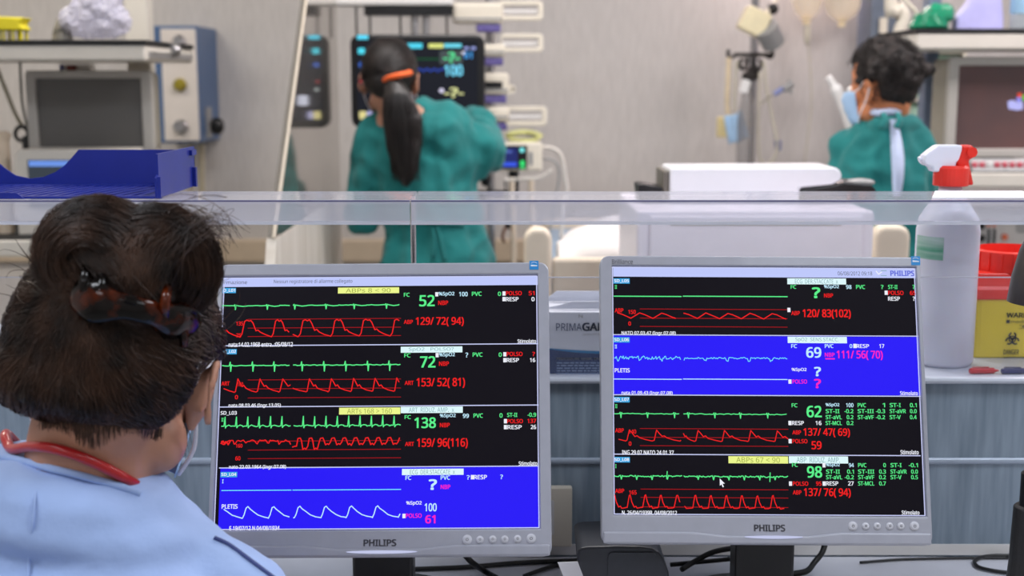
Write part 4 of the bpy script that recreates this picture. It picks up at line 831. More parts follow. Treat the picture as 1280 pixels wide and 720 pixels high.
part('pivot', B().ell(P(635,281,Y),(.012,.01,.014)), black_pl, t, smooth=True)
part('cord', B().cyl(P(635,279,Y),P(631,226,Y-.03),.003,n=6), black_pl, t)
# ---- bed, foot end towards the counter
Yf = 3.0; bx0 = P(672,300,Yf).x; bx1 = .88
linen = mat('white linen',(214,208,206),.8,var=.03,scale=8,bump=.3,bscale=14)
t = thing('hospital_bed', ((bx0+bx1)/2,4.0,0), 'hospital bed with cream moulded end panels behind the white cart', 'bed'); bed = t
ztm = P(740,318,3.3).z
part('frame', B().bb((bx0+.05,Yf+.06,ztm-.32),(bx1-.05,4.70,ztm-.24)), grey_pl, t, bevel=.01)
part('mattress', B().bb((bx0+.05,Yf+.07,ztm-.239),(bx1-.05,4.70,ztm-.09)), mat('blue mattress',(150,170,190),.6), t, bevel=.03, seg=3)
for x in (bx0+.12,bx1-.12):
    for y in (Yf+.2,4.6): part('leg', B().cyl((x,y,.06),(x,y,ztm-.321),.03,n=12), grey_pl, t); part('wheel', B().lathe((x-.02,y,.06),[(.06,0),(.06,.04)],20,(1,0,0)), black_pl, t)
cre = mat('cream moulded plastic',(226,212,192),.4,var=.02)
for u0,u1,vt,y in ((655,690,285,Yf),(1092,1138,282,Yf+.02)):
    x0,z0,x1,z1 = rect(y,u0,vt,u1,345)
    part('end_post', B().prism([(x0,ztm-.3),(x1,ztm-.3)]+[(a,b_) for a,b_ in rrect(x0,z1-.12,x1,z1,.03)][:12], fr(y), 0,.055), cre, t, bevel=.012, seg=3)
part('end_panel', B().bb((P(690,300,Yf).x+.002,Yf+.01,ztm-.3),(P(1092,300,Yf).x-.002,Yf+.045,P(740,324,Yf).z)), cre, t, bevel=.008)
part('head_panel', B().bb((bx0+.05,4.71,ztm-.32),(bx1-.05,4.75,ztm-.06)), cre, t, bevel=.02)
b = B()
for u,v,y,r_ in ((720,318,3.35,(.10,.16,.05)),(752,305,3.5,(.12,.2,.075)),(785,298,3.75,(.14,.2,.085)),(840,312,3.7,(.2,.3,.06)),(960,318,3.8,(.26,.4,.05)),(770,310,3.25,(.1,.1,.05))): b.ell(P(u,v+8,y),r_)
lb = fused(b,.016,6,lambda p,n: .014*fbm(p,9)+.007*fbm(p,22))
zm = ztm-.088
for v_ in lb.v: v_.z = max(v_.z, zm); v_.x = min(max(v_.x,bx0+.06),bx1-.09)
part('bed_linen', lb, linen, smooth=True, label='rumpled white bed linen heaped on the hospital bed', cat='linen')
# ---- white cart with a case on top
Yc2 = 2.5; x0,z0,x1,z1 = rect(Yc2,796,264,1092,330); ctm = mat('white cart enamel',(232,226,236),.35,var=.015)
t = thing('white_cart', ((x0+x1)/2,Yc2+.22,0), 'white medical cart with a recessed handle slot behind the counter', 'cart')
part('body', B().bb((x0,Yc2,.12),(x1,Yc2+.42,z1)), ctm, t, bevel=.006)
for vz0,vz1 in ((270,452),(456,560)):
    a = P(812,300,Yc2).x; c_ = P(1077,300,Yc2).x; dr = part('drawer', B().bb((a,Yc2-.008,P(940,vz1,Yc2).z),(c_,Yc2+.004,P(940,vz0,Yc2).z)), ctm, t, bevel=.003)
    g0 = P(838,279,Yc2).x; g1 = P(1050,279,Yc2).x; zz = P(940,vz0+9,Yc2).z
    part('handle_slot', B().bb((g0,Yc2-.0095,zz-.003),(g1,Yc2-.0078,zz+.003)), mat('slot grey',(168,168,160),.5), dr)
for u in (800,1088):
    for y in (Yc2+.06,Yc2+.36): part('castor', B().lathe((P(u,300,Yc2).x-.015 if u>900 else P(u,300,Yc2).x-.005,y,.06),[(.06,0),(.06,.03)],18,(1,0,0)).bb((P(u,300,Yc2).x-.01,y-.02,.06),(P(u,300,Yc2).x+.01,y+.02,.1195)), dsteel, t)
zcart = z1
Yk = 2.66; t = thing('equipment_case', (P(940,237,Yk).x,Yk,zcart), 'long white rounded case with black ends lying on the white cart', 'case')
q = [(P(u,v,Yk).x,P(u,v,Yk).z) for u,v in ((838,210.5),(1044,209.5),(1050,212),(1053,219),(1051,226),(1040,231),(1000,235))]
part('shell', B().prism([(q[0][0],zcart+.0005)]+q+[(q[-1][0],zcart+.0005)], fr(Yk), 0,.16), mat('glossy white shell',(240,240,246),.18,var=.01), t, bevel=.006, seg=3)
b = B(); x0_,z0_,x1_,z1_ = rect(Yk,830,214,837.6,237); part('end_cap', B().bb((x0_,Yk+.01,zcart+.0005),(x1_,Yk+.15,z1_)), mat('taupe cap',(110,104,96),.5), t, bevel=.004)
part('tray', B().prism([(P(u,v,Yk).x,max(P(u,v,Yk).z,zcart+.0005)) for u,v in ((1001,255),(1001,237),(1046,231.5),(1056,228),(1090,231),(1096,237),(1096,255))], fr(Yk), .005,.15), black_pl, t, bevel=.003)
part('strap', B().prism([(P(u,v,Yk).x,max(P(u,v,Yk).z,zcart+.0005)) for u,v in ((798,231.5),(806,231),(829,235),(829,256),(800,256))], fr(Yk), .01,.1), black_pl, t, bevel=.002)
part('latch', B().ell((P(1084,229,Yk).x,Yk+.05,P(1084,230,Yk).z),(.03,.03,.008)), grey_pl, t, smooth=True)
# ---- suction and drip station on the wall
Y = 4.95; chrome = mat('chrome',(200,200,205),.12,1,var=.02)
q = P(941,100,Y); t = thing('drip_stand', (q.x,Y,0), 'chrome drip stand with a black scrolled hook bracket', 'drip stand')
part('pole', B().cyl((q.x,Y,.03),(q.x,Y,2.2),.016,n=16), chrome, t); part('foot', B().lathe((q.x,Y,0),[(.16,0),(.16,.012),(.03,.03)],28), grey_pl, t)
blk = mat('black iron',(30,26,24),.45)
part('bracket', B().bb((P(916,68,Y).x,Y-.03,P(940,71,Y).z),(P(963,68,Y).x,Y-.018,P(940,66,Y).z)), blk, t)
for s_ in (-1,1):
    part('hook', B().tube(smooth_path([P(938+s_*3,72,Y-.025),P(938+s_*5,82,Y-.03),P(938+s_*10,86,Y-.035),P(938+s_*14,80,Y-.035),P(938+s_*11,74,Y-.035)]), .008, 8), blk, t, smooth=True)
    part('hook', B().tube(smooth_path([P(938+s_*18,69,Y-.025),P(938+s_*25,72,Y-.025),P(938+s_*28,68,Y-.03),P(938+s_*27,62,Y-.03)]), .007, 8), blk, t, smooth=True)
part('clamp', B().lathe((q.x,Y,P(938,100,Y).z),[(.018,0),(.03,.02),(.03,.035),(.018,.05)],18), blk, t)
Y2 = Y-.12
t = thing('examination_lamp', P(948,50,Y2), 'cream and grey adjustable lamp head clamped above the drip stand hooks', 'lamp')
F2 = world_frame(P(943,27,Y2),(math.cos(-.45),0,math.sin(-.45)),(0,1,0),(-math.sin(-.45),0,math.cos(-.45)))
part('head', B().prism(rrect(-.048,-.046,.048,.046,.012), F2, -.03,.05), mat('pale yellow lamp face',(240,228,190),.4), t, bevel=.006)
part('drum', B().lathe(P(957,34,Y2-.02)+V((0,.0,0)),[(.045,0),(.045,.08)],24,(.5,.5,-.7)), grey_pl, t)
part('arm', B().tube([P(958,16,Y2+.03),P(966,6,Y2+.05),P(974,-8,Y2+.08),(q.x+.0,Y-.034,2.15)], .01, 10), cream_pl, t); part('joint', B().ell(P(966,11,Y2+.04),.022), black_pl, t, smooth=True)
ct2 = clear('clear tube plastic',(214,208,190),.75,.1)
cable([P(911,72,Y-.04),P(910,100,Y-.04),P(909,130,Y-.04),P(912,150,Y-.04)], .010, 'cream tube hanging from the left scrolled hook', mat('cream tube',(226,208,176),.4),'tube','tube')
cable([P(921,76,Y-.05),P(919,105,Y-.05),P(918,140,Y-.05)], .007, 'clear tube hanging beside the cream tube on the hook', ct2,'tube','tube')
cable([P(955,76,Y-.1),P(958,110,Y-.1),P(966,150,Y-.1),P(972,182,Y-.1),P(966,200,Y-.1),P(956,205,Y-.1),P(949,192,Y-.1),P(948,150,Y-.1),P(950,90,Y-.1)], .006, 'long clear tube looping down from the right hook', ct2,'tube','tube')
part('tube_connector', B().cyl(P(972,176,Y-.06),P(973,188,Y-.06),.014,.01,10), mat('blue connector',(70,90,160),.4), label='small blue connector on the looped clear tube', cat='connector')
b = B(); pbox(b,Y-.06,897,146,915,172,.03); part('yellow_tab', b, mat('pale yellow plastic',(226,206,150),.5), label='pale yellow tab hanging behind the blue cloth', cat='tab', bevel=.006)
F3 = fr(Y-.1); b = B(); nx,nz = 8,10; vs=[]
cor = [P(905,147,Y-.1),P(929,138,Y-.1),P(937,173,Y-.1),P(912,181,Y-.1)]
for i in range(nx+1):
    for j in range(nz+1):
        a=i/nx; c=j/nz; p_ = (cor[0].lerp(cor[1],a)).lerp(cor[3].lerp(cor[2],a),c); vs.append(p_+V((0,.012*math.sin(a*7+c*2),.004*math.sin(a*9))))
n0=len(vs); vs += [v_+V((0,.004,0)) for v_ in vs]
g = lambda i,j,k=0: k*n0+i*(nz+1)+j
fs = [(g(i,j,k),g(i+1,j,k),g(i+1,j+1,k),g(i,j+1,k)) for i in range(nx) for j in range(nz) for k in (0,1)]+[(g(i,j),g(i+1,j),g(i+1,j,1),g(i,j,1)) for i in range(nx) for j in (0,nz)]+[(g(i,j),g(i,j+1),g(i,j+1,1),g(i,j,1)) for j in range(nz) for i in (0,nx)]
part('blue_cloth', B().add(vs,fs), mat('pale blue cloth',(168,200,230),.8), smooth=True, label='pale blue cloth square hanging from the drip stand tubes', cat='cloth')
cb = thing('suction_bottle', P(934,215,Y-.14), 'clear suction bottle with dark neck hanging under the hooks', 'bottle'); q = P(933,150,Y-.14)
part('glass', B().lathe((q.x,Y-.14,P(933,214,Y-.14).z),[(.03,0),(.034,.02),(.034,.2),(.018,.29),(.014,.33)],22), clear('smoky clear glass',(150,146,140),.4,.08), cb, smooth=True)
part('neck', B().lathe((q.x,Y-.14,P(933,100,Y-.14).z),[(.016,-.01),(.022,.0),(.022,.02),(.012,.03)],18), blk, cb)
part('hanger', B().cyl((q.x,Y-.14,P(933,96,Y-.14).z),(q.x,Y-.05,P(933,72,Y-.05).z),.004,n=6), blk, cb)
part('white_marker', B().box(P(931,108,Y-.16),(.035,.01,.05),Matrix.Rotation(.3,3,'Y')), white_pl, cb, bevel=.01)
t = thing('stopcock', P(980,118,Y-.2), 'grey and blue plastic stopcock on a line beside the drip stand', 'stopcock')
part('barrel', B().tube([P(968,118,Y-.2),P(982,108,Y-.2)],.010,10), mat('blue grey plastic',(130,140,190),.4), t); part('tap', B().tube([P(979,112,Y-.2),P(991,104,Y-.2)],[.016,.012],10), grey_pl, t); part('lever', B().cyl(P(986,100,Y-.2),P(989,117,Y-.2),.006,n=8), mat('blue connector'), t) if False else part('lever', B().cyl(P(986,100,Y-.2),P(989,117,Y-.2),.006,n=8), grey_pl, t)
part('line', B().tube(smooth_path([P(968,118,Y-.2),P(960,122,Y-.1),P(952,130,Y-.05)]),.004,6), ct2, t)
bm_ = clear('drip bottle glass',(226,216,186),.4,.06); 
t = thing('drip_rail', P(1030,-40,YB-.1), 'steel wall rail from which the drip bottles hang', 'rail'); part('rail', B().cyl((P(985,-46,YB-.12).x,YB-.12,P(1030,-46,YB-.12).z),(P(1090,-46,YB-.12).x,YB-.12,P(1030,-46,YB-.12).z),.012,n=12), steel, t)
for u in (990,1085): part('bracket', B().bb((P(u,-46,YB-.12).x-.01,YB-.12,P(1030,-46,YB-.12).z-.01),(P(u,-46,YB-.12).x+.01,YB-.001,P(1030,-46,YB-.12).z+.01)), steel, t)
for u,w_,vb_,lb_ in ((1008,19,27,'clear drip bottle with a drip chamber and line below it'),(1052,23,30,'wide clear drip bottle hanging beside the one with a line')):
    Yd = YB-.12; q = P(u,vb_,Yd); s_ = S(20,Yd); zt2 = P(u,-46,Yd).z-.013
    t = thing('drip_bottle', q, lb_, 'drip bottle')
    part('bottle', B().lathe((q.x,Yd,q.z),[(.004,0),(.022,.006),(w_*s_*.8,.035),(w_*s_,.07),(w_*s_,.18),(w_*s_*.9,.2)],26), bm_, t, smooth=True)
    part('stopper', B().lathe((q.x,Yd,q.z-.012),[(.014,0),(.016,.03),(.012,.04)],14), mat('cream stopper',(230,214,180),.5), t)
    part('hanger', B().cyl((q.x,Yd,q.z+.19),(q.x,Yd,zt2),.004,n=6), steel, t)
    if u < 1020:
        part('drip_chamber', B().lathe(P(1009,50,Yd),[(.006,-.02),(.013,0),(.013,.05),(.006,.065)],14), ct2, t, smooth=True)
        part('line', B().tube(smooth_path([P(1010,50,Yd),P(1013,90,Yd),P(1014,130,Yd),P(1010,170,Yd),P(1000,240,Yd),P(985,300,Yd-.1)]),.0035,6), ct2, t, smooth=True)
Y = 4.2; part('grab_handle', B().tube(smooth_path([P(1035,96,Y),P(1044,110,Y),P(1054,130,Y),P(1062,152,Y),P(1066,190,Y),V((bx1-.03,Y,ztm-.05)),V((bx1-.06,Y,ztm-.28))]), [.012]*6+[.02]*6+[.022]*25, 12), white_pl, bed, smooth=True)
# ---- right hand equipment shelf
XRs = P(1146,50,3.85).x
st2, Z2, Z2l = station('equipment_shelf', 3.85, 4.27, XRs, 2.2, 36, 62, 'white two tier equipment shelf with black mats beside the nurse with curly hair', 216, [(1156,1172),(1375,1395)], mat('blue grey enamel',(110,124,148),.4), P(1204,216,3.85).x)
Y = 3.91; t2 = grey_monitor('flat_monitor', Y, (1185,71,1338,197), (1197,82,1325,186), .18, 'grey framed monitor with a coloured flag mark on its dark screen', mat('brown dark screen',(84,70,72),.2,c2=(110,78,74),scale=2), Z2l, 1262)
F = fr(Y+.0088)
for c,pts in (((190,190,250),((1261,127),(1267,125),(1273,128),(1280,127),(1280,137),(1272,138),(1262,136))),((235,80,60),((1273,117),(1278,116),(1279,121),(1274,122))),((120,210,80),((1279.5,119),(1286,118),(1286,126),(1280,126))),((150,150,240),((1272,122),(1278,121.5),(1278,128),(1272,127)))):
    part('screen_mark', B().prism([(P(u,v,Y).x,P(u,v,Y).z) for u,v in pts], F, 0,.0008), emat('screen flag'+str(c),c,1), t2)
t = thing('control_keyboard', (P(1262,213,3.87).x,3.87,Z2l), 'low panel with a row of pink red keys under the flag screen', 'keyboard')
b = B(); x0_,z0_,x1_,z1_ = rect(3.875,1213,199,1335,214); part('panel', B().prism([(3.855,Z2l),(3.905,Z2l),(3.905,z1_),(3.88,z1_)], world_frame((0,0,0),(0,1,0),(1,0,0),(0,0,1)), x0_,x1_), grey_pl, t)
for k in range(12):
    q = P(1219+9.4*k,206,3.86); part('key', B().box((q.x,3.865,q.z),(.015,.012,.016)), mat('pink red keys',(205,90,105),.4) if k!=2 else white_pl, t, bevel=.002)
t = thing('green_tubing', P(1165,33,3.97), 'coil of green oxygen tubing on the right shelf mat', 'tubing'); gm = clear('green tubing plastic',(30,150,110),.85,.2); pts=[]
for i in range(60):
    a = i*.62; pts.append(V((P(1165,0,3.99).x+(.055-.0003*i)*math.cos(a), 4.01+.05*math.sin(a), Z2+.0095+.0006*i)))
part('coil', B().tube(pts,.008,8), gm, t, smooth=True)
part('mask', fused(B().ell((P(1178,22,3.97).x,4.01,Z2+.048),(.05,.045,.036)),.006,2,lambda p,n:.008*fbm(p,40)), gm, t, smooth=True)
part('lead', B().tube(smooth_path([V((P(1150,30,4.02).x,4.02,Z2+.03)),P(1143,12,4.02),P(1125,-6,4.07),P(1105,-20,4.17)]),.006,8), ct2, t, smooth=True)
b = B(); q = [(P(u,v,3.97).x,P(u,v,3.97).z) for u,v in ((1199,22),(1214,4),(1222,-12),(1255,-12),(1258,20))]; x_=[a for a,_ in q]
part('document_wallet', B().prism([(q[0][0],Z2+.0005)]+q+[(q[-1][0]+.002,Z2+.0005)], fr(3.99), 0,.05), mat('pale violet card',(186,184,236),.5), label='pale violet wallet leaning on the right shelf', cat='wallet', bevel=.006)
q = P(1276,33,3.99); t = thing('water_bottle', (q.x,3.99,Z2), 'clear plastic bottle with blue label on the right shelf', 'bottle')
part('bottle', B().lathe((q.x,3.99,Z2),[(.03,0),(.034,.01),(.033,.05),(.034,.1),(.034,.16),(.014,.2),(.014,.22)],24), clear('bottle plastic',(200,214,220),.4,.08), t, smooth=True)
part('label', B().lathe((q.x,3.99,Z2+.05),[(.0345,0),(.0345,.06)],24,closed=True), mat('bottle label',(150,190,220),.5), t); part('cap', B().lathe((q.x,3.99,Z2+.22),[(.016,0),(.016,.018)],16), blue, t)
# equipment below the right shelf
Y = 3.95; x0,z0,x1,z1 = rect(Y,1212,268,1345,345); t = thing('ventilator', ((x0+x1)/2,Y+.15,0), 'pale machine front with black knobs behind the sharps bin', 'medical machine')
part('housing', B().bb((x0,Y,.1),(x1,Y+.3,z1)), mat('pale grey enamel',(206,200,196),.4,var=.02), t, bevel=.008); part('plinth', B().bb((x0+.03,Y+.03,0),(x1-.03,Y+.27,.0995)), dsteel, t)
for v in (282,297,312): q = P(1225,v,Y); part('knob', B().lathe((q.x,Y-.0005,q.z),[(.012,0),(.012,.014),(.008,.02)],16,(0,-1,0)), black_pl, t)
for u in (1236,1243):
    a = P(u,286,Y); c_ = P(u,318,Y); part('flow_tube', B().bb((a.x-.003,Y-.006,c_.z),(a.x+.003,Y+.001,a.z)), dsteel, t)
    for v in (277,282): q = P(u-1,v,Y); part('orange_key', B().box((q.x,Y-.003,q.z),(.008,.008,.005)), mat('orange plastic',(226,110,70),.4), t)
for v in (296,308): q = P(1255,v,Y); part('dial', B().lathe((q.x,Y-.0005,q.z),[(.009,0),(.009,.01)],14,(0,-1,0)), mat('orange plastic'  ,(226,110,70)), t)
for k in range(5): a = P(1270,277+3.2*k,Y); part('grille_bar', B().bb((a.x,Y-.003,a.z-.0015),(a.x+.06,Y+.0005,a.z+.0015)), grey_pl, t)
# boxes and panel beyond the nurse with curly hair
Y = 5.0; x0,z0,x1,z1 = rect(Y,1086,-120,1124,300); t = thing('wall_duct', ((x0+x1)/2,5.1,.0), 'tall blue grey service duct on the back wall', 'duct')
part('duct', B().bb((x0,Y,.0),(x1,YB-.001,CEIL-.002)), mat('slate blue enamel',(104,114,130),.4), t, bevel=.004)
b = B(); pbox(b,Y-.02,1100,22,1109,58,.019); part('socket', b, cream_pl, t)
cable([V((P(1114,-20,4.3).x,4.3,CEIL-.002)),P(1114,-20,4.3),P(1122,6,4.3),P(1130,20,4.3),P(1124,44,4.3),P(1128,62,4.3),P(1138,72,4.3),P(1150,76,4.3)], .022, 'cream bent support arm beside the slate duct', cream_pl,'support_arm','arm')
Y = 4.5; t = thing('glass_cabinet', (P(1150,200,Y).x,Y+.15,0), 'cabinet holding rows of pale green boxes behind the nurse', 'cabinet')
x0,z0,x1,z1 = rect(Y,1137,62,1200,236); part('back', B().bb((x0,Y+.18,0),(x1,Y+.2,z1)), cream_pl, t); part('side', B().bb((x0-.012,Y,0),(x0-.0005,Y+.2,z1)), cream_pl, t); part('side', B().bb((x1+.0005,Y,0),(x1+.012,Y+.2,z1)), cream_pl, t)
zs_ = [P(1150,v,Y).z for v in (62,90,122,152,182,212,240)]
for a in zs_: part('shelf', B().bb((x0,Y,a-.012),(x1,Y+.1795,a)), cream_pl, t)
gb = mat('pale green carton',(150,196,172),.6,c2=(206,220,206),scale=12)
for ti,(a,b_) in enumerate(zip(zs_[1:],zs_)):
    for k in range(2):
        w_ = (x1-x0)/2; part('supply_box', B().bb((x0+k*w_+.004,Y+.02,a+.0005),(x0+(k+1)*w_-.004,Y+.15,b_-.02)), gb, label='pale green supply box on the %s cabinet shelf behind the nurse' % ('topmost','second','third','fourth','fifth','sixth')[ti], cat='box', group='pale green boxes in the cabinet', bevel=.002)
# warm wall lamp over the bed
Yo = YB; q = P(1030,-140,Yo-.05); t = thing('overbed_light', (q.x,Yo-.04,q.z), 'long warm wall lamp above the hospital bed', 'wall lamp')
part('housing', B().bb((q.x-.45,Yo-.09,q.z),(q.x+.45,Yo-.001,q.z+.08)), white_pl, t, bevel=.01); part('diffuser', B().bb((q.x-.43,Yo-.085,q.z-.008),(q.x+.43,Yo-.02,q.z-.0005)), emat('warm diffuser',(255,226,220),2), t)
area_light('lamp', (q.x,Yo-.055,q.z-.012),(math.radians(-12),0,0),.85,.05,15,(1,.8,.8),t)
from mathutils.bvhtree import BVHTree
# ------------------------------------------------------------------ people
def basis(f, up):
    f = V(f).normalized(); r = f.cross(V(up)).normalized(); u = r.cross(f).normalized()
    return Matrix((r,f,u)).transposed()                     # columns: right, forward, up
def head_prims(b, C, M, k=1.0, ear=0.0):
    e = lambda p,r: b.ell(C+M@(V(p)*k), tuple(x*k for x in r), 16, 11, M)
    e((0,-.008,.022),(.076,.096,.098)); e((0,.028,-.045),(.061,.066,.078)); e((0,.058,-.095),(.034,.034,.03)); e((0,.086,-.012),(.045,.016,.014))
    e((0,.1,-.032),(.011,.016,.024)); e((0,.108,-.046),(.014,.013,.011)); e((0,.092,-.074),(.022,.011,.006)); e((0,.09,-.083),(.019,.011,.006))
    for s in (-1,1):
        e((s*.040,.068,-.045),(.024,.024,.024)); e((s*.05,.02,-.08),(.022,.04,.03))
        # ear: rim, hollow and lobe
        for i in range(12):
            a = math.radians(-60+i*26); e((s*(.085+ear+.010*math.cos(a*.5)),-.012-.017*math.cos(a)*1,-.022+.029*math.sin(a)),(.006,.006,.007))
        e((s*(.08+ear*.5),-.006,-.024),(.010+ear*.6,.014,.024)); e((s*.082,-.002,-.052),(.008,.009,.011))
def eyes(parent, C, M, k=1.0):
    for s in (-1,1):
        part('eye', B().ell(C+M@(V((s*.031,.083,-.014))*k), .0125*k, 12,8), mat('eye white',(232,230,226),.2), parent, smooth=True)
        part('iris', B().ell(C+M@(V((s*.031,.0915,-.014))*k), .0058*k, 10,6), mat('dark iris',(40,26,20),.2), parent, smooth=True)
def mask_part(parent, C, M, k=1.0, c=(186,208,232)):
    vs = []; fs = []; n,m = 20,10
    for i in range(n+1):
        a = math.radians(-82+164*i/n)
        for j in range(m+1):
            z = -.018-.094*j/m; bul = .012*math.sin(math.pi*j/m)+.0018*math.sin(j*4.2)
            w = .074-.014*j/m; dpt = .078+bul-.012*(j/m)**2
            nose = .018*math.exp(-(a/.35)**2)*math.exp(-((j/m-.15)/.35)**2)
            vs.append(C+M@(V((w*math.sin(a),.028+(dpt+nose)*math.cos(a),z))*k))
    n0 = len(vs); vs += [v+(C-v).normalized()*.0018 for v in vs]
    g = lambda i,j,q=0: q*n0+i*(m+1)+j
    fs = [(g(i,j,q),g(i+1,j,q),g(i+1,j+1,q),g(i,j+1,q)) for i in range(n) for j in range(m) for q in (0,1)]
    fs += [(g(i,j),g(i+1,j),g(i+1,j,1),g(i,j,1)) for i in range(n) for j in (0,m)]+[(g(i,j),g(i,j+1),g(i,j+1,1),g(i,j,1)) for j in range(m) for i in (0,n)]
    o = part('face_mask', B().add(vs,fs), mat('pale blue mask',c,.75,var=.03), parent, smooth=True, label='pale blue surgical face mask')
    wm = mat('white elastic',(225,222,225),.6)
    for s in (-1,1):
        for z0,z1,zz in ((-.022,-.002,.006),(-.108,-.05,-.046)):
            p = [C+M@(V(q)*k) for q in ((s*.074 if z0>-.05 else s*.062,.04,z0),(s*.079,.02,(z0+z1)/2),(s*.084,-.004,zz),(s*.083,-.016,-.012))]
            part('ear_loop', B().tube(smooth_path(p,4),.0022*k,6), wm, o, smooth=True)
    return o
def hand_prims(b, w, d, nrm, s, k=1.0, curl=.5):
    """palm and five separate fingers from wrist w along d; nrm = back of the hand; s=+1: thumb towards d x nrm"""
    d = V(d).normalized(); nrm = V(nrm); nrm = (nrm-d*nrm.dot(d)).normalized(); sd = d.cross(nrm)*s
    for i in range(5):
        for j in range(4): b.ell(w+d*(.02+.018*j)*k+sd*(-.03+.015*i)*k, .0125*k, 10,7)
    for i,(off,l) in enumerate(((-.031,.058),(-.010,.07),(.012,.075),(.033,.066))[::1]):
        p = w+d*.085*k+sd*off*k; a = 0; r = .0085*k
        for q in range(3):
            a += curl*(.5+.25*q); e = p+(d*math.cos(a)-nrm*math.sin(a)+sd*off*2.2*(q==0))*l*k*(.45,.32,.26)[q]
            b.chain([(p,r),(e,r*.92)],4); p = e; r *= .92
    p = w+d*.028*k+sd*.036*k; dd = (d*.75+sd*.62-nrm*.25).normalized()
    e = p+dd*.038*k; f_ = e+(d*.93+sd*.15-nrm*.3).normalized()*.03*k
    b.chain([(w+d*.015*k+sd*.02*k,.015*k),(p,.0125*k),(e,.0098*k),(f_,.0085*k)],4)
def strands(b, paths, r=.00045, n=3):
    for p in paths:
        k = len(p); b.tube(p, [r*(1-.65*i/(k-1)) for i in range(k)], n, caps=False)
hs = mat('brown hair strands',(34,23,18),.42,c2=(86,58,42),scale=30,lo=.35,hi=.75)
hs_black = mat('black hair strands',(18,13,12),.5,c2=(40,29,25),scale=26,lo=.4,hi=.8)
# ================= seated person at the screens
Yh = 1.265; C = P(148,446,Yh); M = basis((.06,1,-.2),(.13,.08,1)); k = 1.0
per = thing('person', (-.42,1.05,0), 'seated person in pale blue scrubs with brown hair clipped up watching the screens', 'person')
N0 = P(108,598,1.235)
b = B(); head_prims(b, C, M, 1.03, .009)
b.chain([(C+M@V((0,-.03,-.05)),(.06,.062,.05)),(N0.lerp(C,.38)+V((-.004,-.012,0)),(.062,.062,.05)),(N0+V((0,0,.005)),(.064,.06,.05)),(N0+V((0,.0,-.08)),(.06,.045,.05)),(V((-.42,1.12,.86)),(.11,.07,.08)),(V((-.42,1.05,.56)),(.13,.1,.09))],7)
def seg(pts): b.chain(pts,8)
for s,sh,el,wr in ((1,P(300,758,1.2),V((-.155,1.10,.80)),V((-.21,1.235,.79))),(-1,P(-118,720,1.2),V((-.72,1.10,.81)),V((-.6,1.235,.79)))):
    seg([(N0+V((s*.05,0,-.09)),.035),(sh,.045),(el,.036),(wr,.024)]); hand_prims(b, wr, (-s*.25,.97,-.05), (0,0,1), -s, 1.0, .35)
for s in (-1,1):
    hp = V((-.42+s*.09,1.06,.53)); kn = V((-.42+s*.13,1.48,.53)); an = V((-.42+s*.13,1.44,.09))
    seg([(hp,.075),(kn,.052),(an,.036)]); seg([(an+V((0,-.03,-.045)),(.03,.035,.03)),(an+V((0,.12,-.055)),(.035,.04,.022))])
body = fused(b,.0055,5)
part('body', body, skin, per, smooth=True); eyes(per, C, M, 1.03)
mask_part(per, C, M, 1.06, (160,192,226))
# clothes
scrub = mat('pale blue scrub cloth',(156,180,226),.85,var=.045,scale=9,bump=.35,bscale=55,sheen=.1)
b = B(); shR = P(298,756,1.2); shL = P(-122,712,1.2)
b.chain([(P(124,652,1.222),.048),(P(212,695,1.225),.049),(shR,.054)],8); b.chain([(P(80,640,1.222),.047),(P(0,640,1.225),.049),(shL,.054)],8)
b.chain([(shR,.055),(V((-.155,1.10,.80)),.058)],8); b.chain([(shL,.055),(V((-.72,1.10,.81)),.058)],8)
b.chain([(P(100,712,1.2),(.13,.075,.05)),(P(98,800,1.17),(.185,.10,.09)),(V((-.42,1.12,.82)),(.18,.12,.1)),(V((-.42,1.06,.62)),(.175,.125,.1)),(V((-.42,1.05,.52)),(.19,.15,.07))],8)
for q in (P(0,720,1.21),P(200,745,1.21)): b.ell(q,(.08,.07,.06))
RN = Matrix.Rotation(math.radians(13),3,'Y'); b.ell(P(94,611,1.228),(.112,.094,.036),20,12,RN); b.ell(P(100,642,1.222),(.14,.096,.042),20,12,RN)
def wr(p,n): return .0035*fbm(p,14,(1,1,.7))+.0022*fbm(p,34,(1.4,1,.5))+.0016*abs(fbm(p,22,(.6,1,1.6)))
top = fused(b,.0065,8,wr); sc_o = part('scrub_top', top, scrub, per, smooth=True)
# shoulder piping and collar follow the cloth surface
tree = BVHTree.FromPolygons([tuple(v) for v in top.v], top.f)
def on_cloth(u,v,lift=.0015):
    o_ = V((0,0,CAMZ)); d = ray(u,v).normalized(); h = tree.ray_cast(o_, d)
    return (h[0]-d*lift) if h[0] else None
def strip(pts): 
    q = [on_cloth(u,v) for u,v in pts]; return smooth_path([x for x in q if x is not None],5)
pth = strip([(268,672),(285,680),(302,692),(318,704),(334,716),(350,728)])
if len(pth)>3: part('shoulder_piping', B().tube(pth,.0022,6), mat('navy piping',(58,72,130),.6), sc_o, smooth=True, label='navy shoulder piping')
pth = strip([(50,585),(44,622),(40,660),(36,700),(33,740)])
if len(pth)>3: part('back_seam', B().tube(pth,.0011,5), scrub, sc_o, smooth=True)
b = B()
for s in (-1,1):
    hp = V((-.42+s*.09,1.06,.53)); kn = V((-.42+s*.13,1.48,.53)); an = V((-.42+s*.13,1.44,.13))
    b.chain([(hp,.092),(kn,.068),(an,.06)],8)
b.ell((-.42,1.04,.53),(.19,.15,.09))
part('trousers', fused(b,.012,5,wr), scrub, per, smooth=True)
for s in (-1,1):
    a = V((-.42+s*.13,1.46,.045)); part('shoe', fused(B().chain([(a+V((0,-.06,0)),(.042,.05,.045)),(a+V((0,.1,-.008)),(.046,.055,.037))],6),.008,3), white_pl, per, smooth=True)
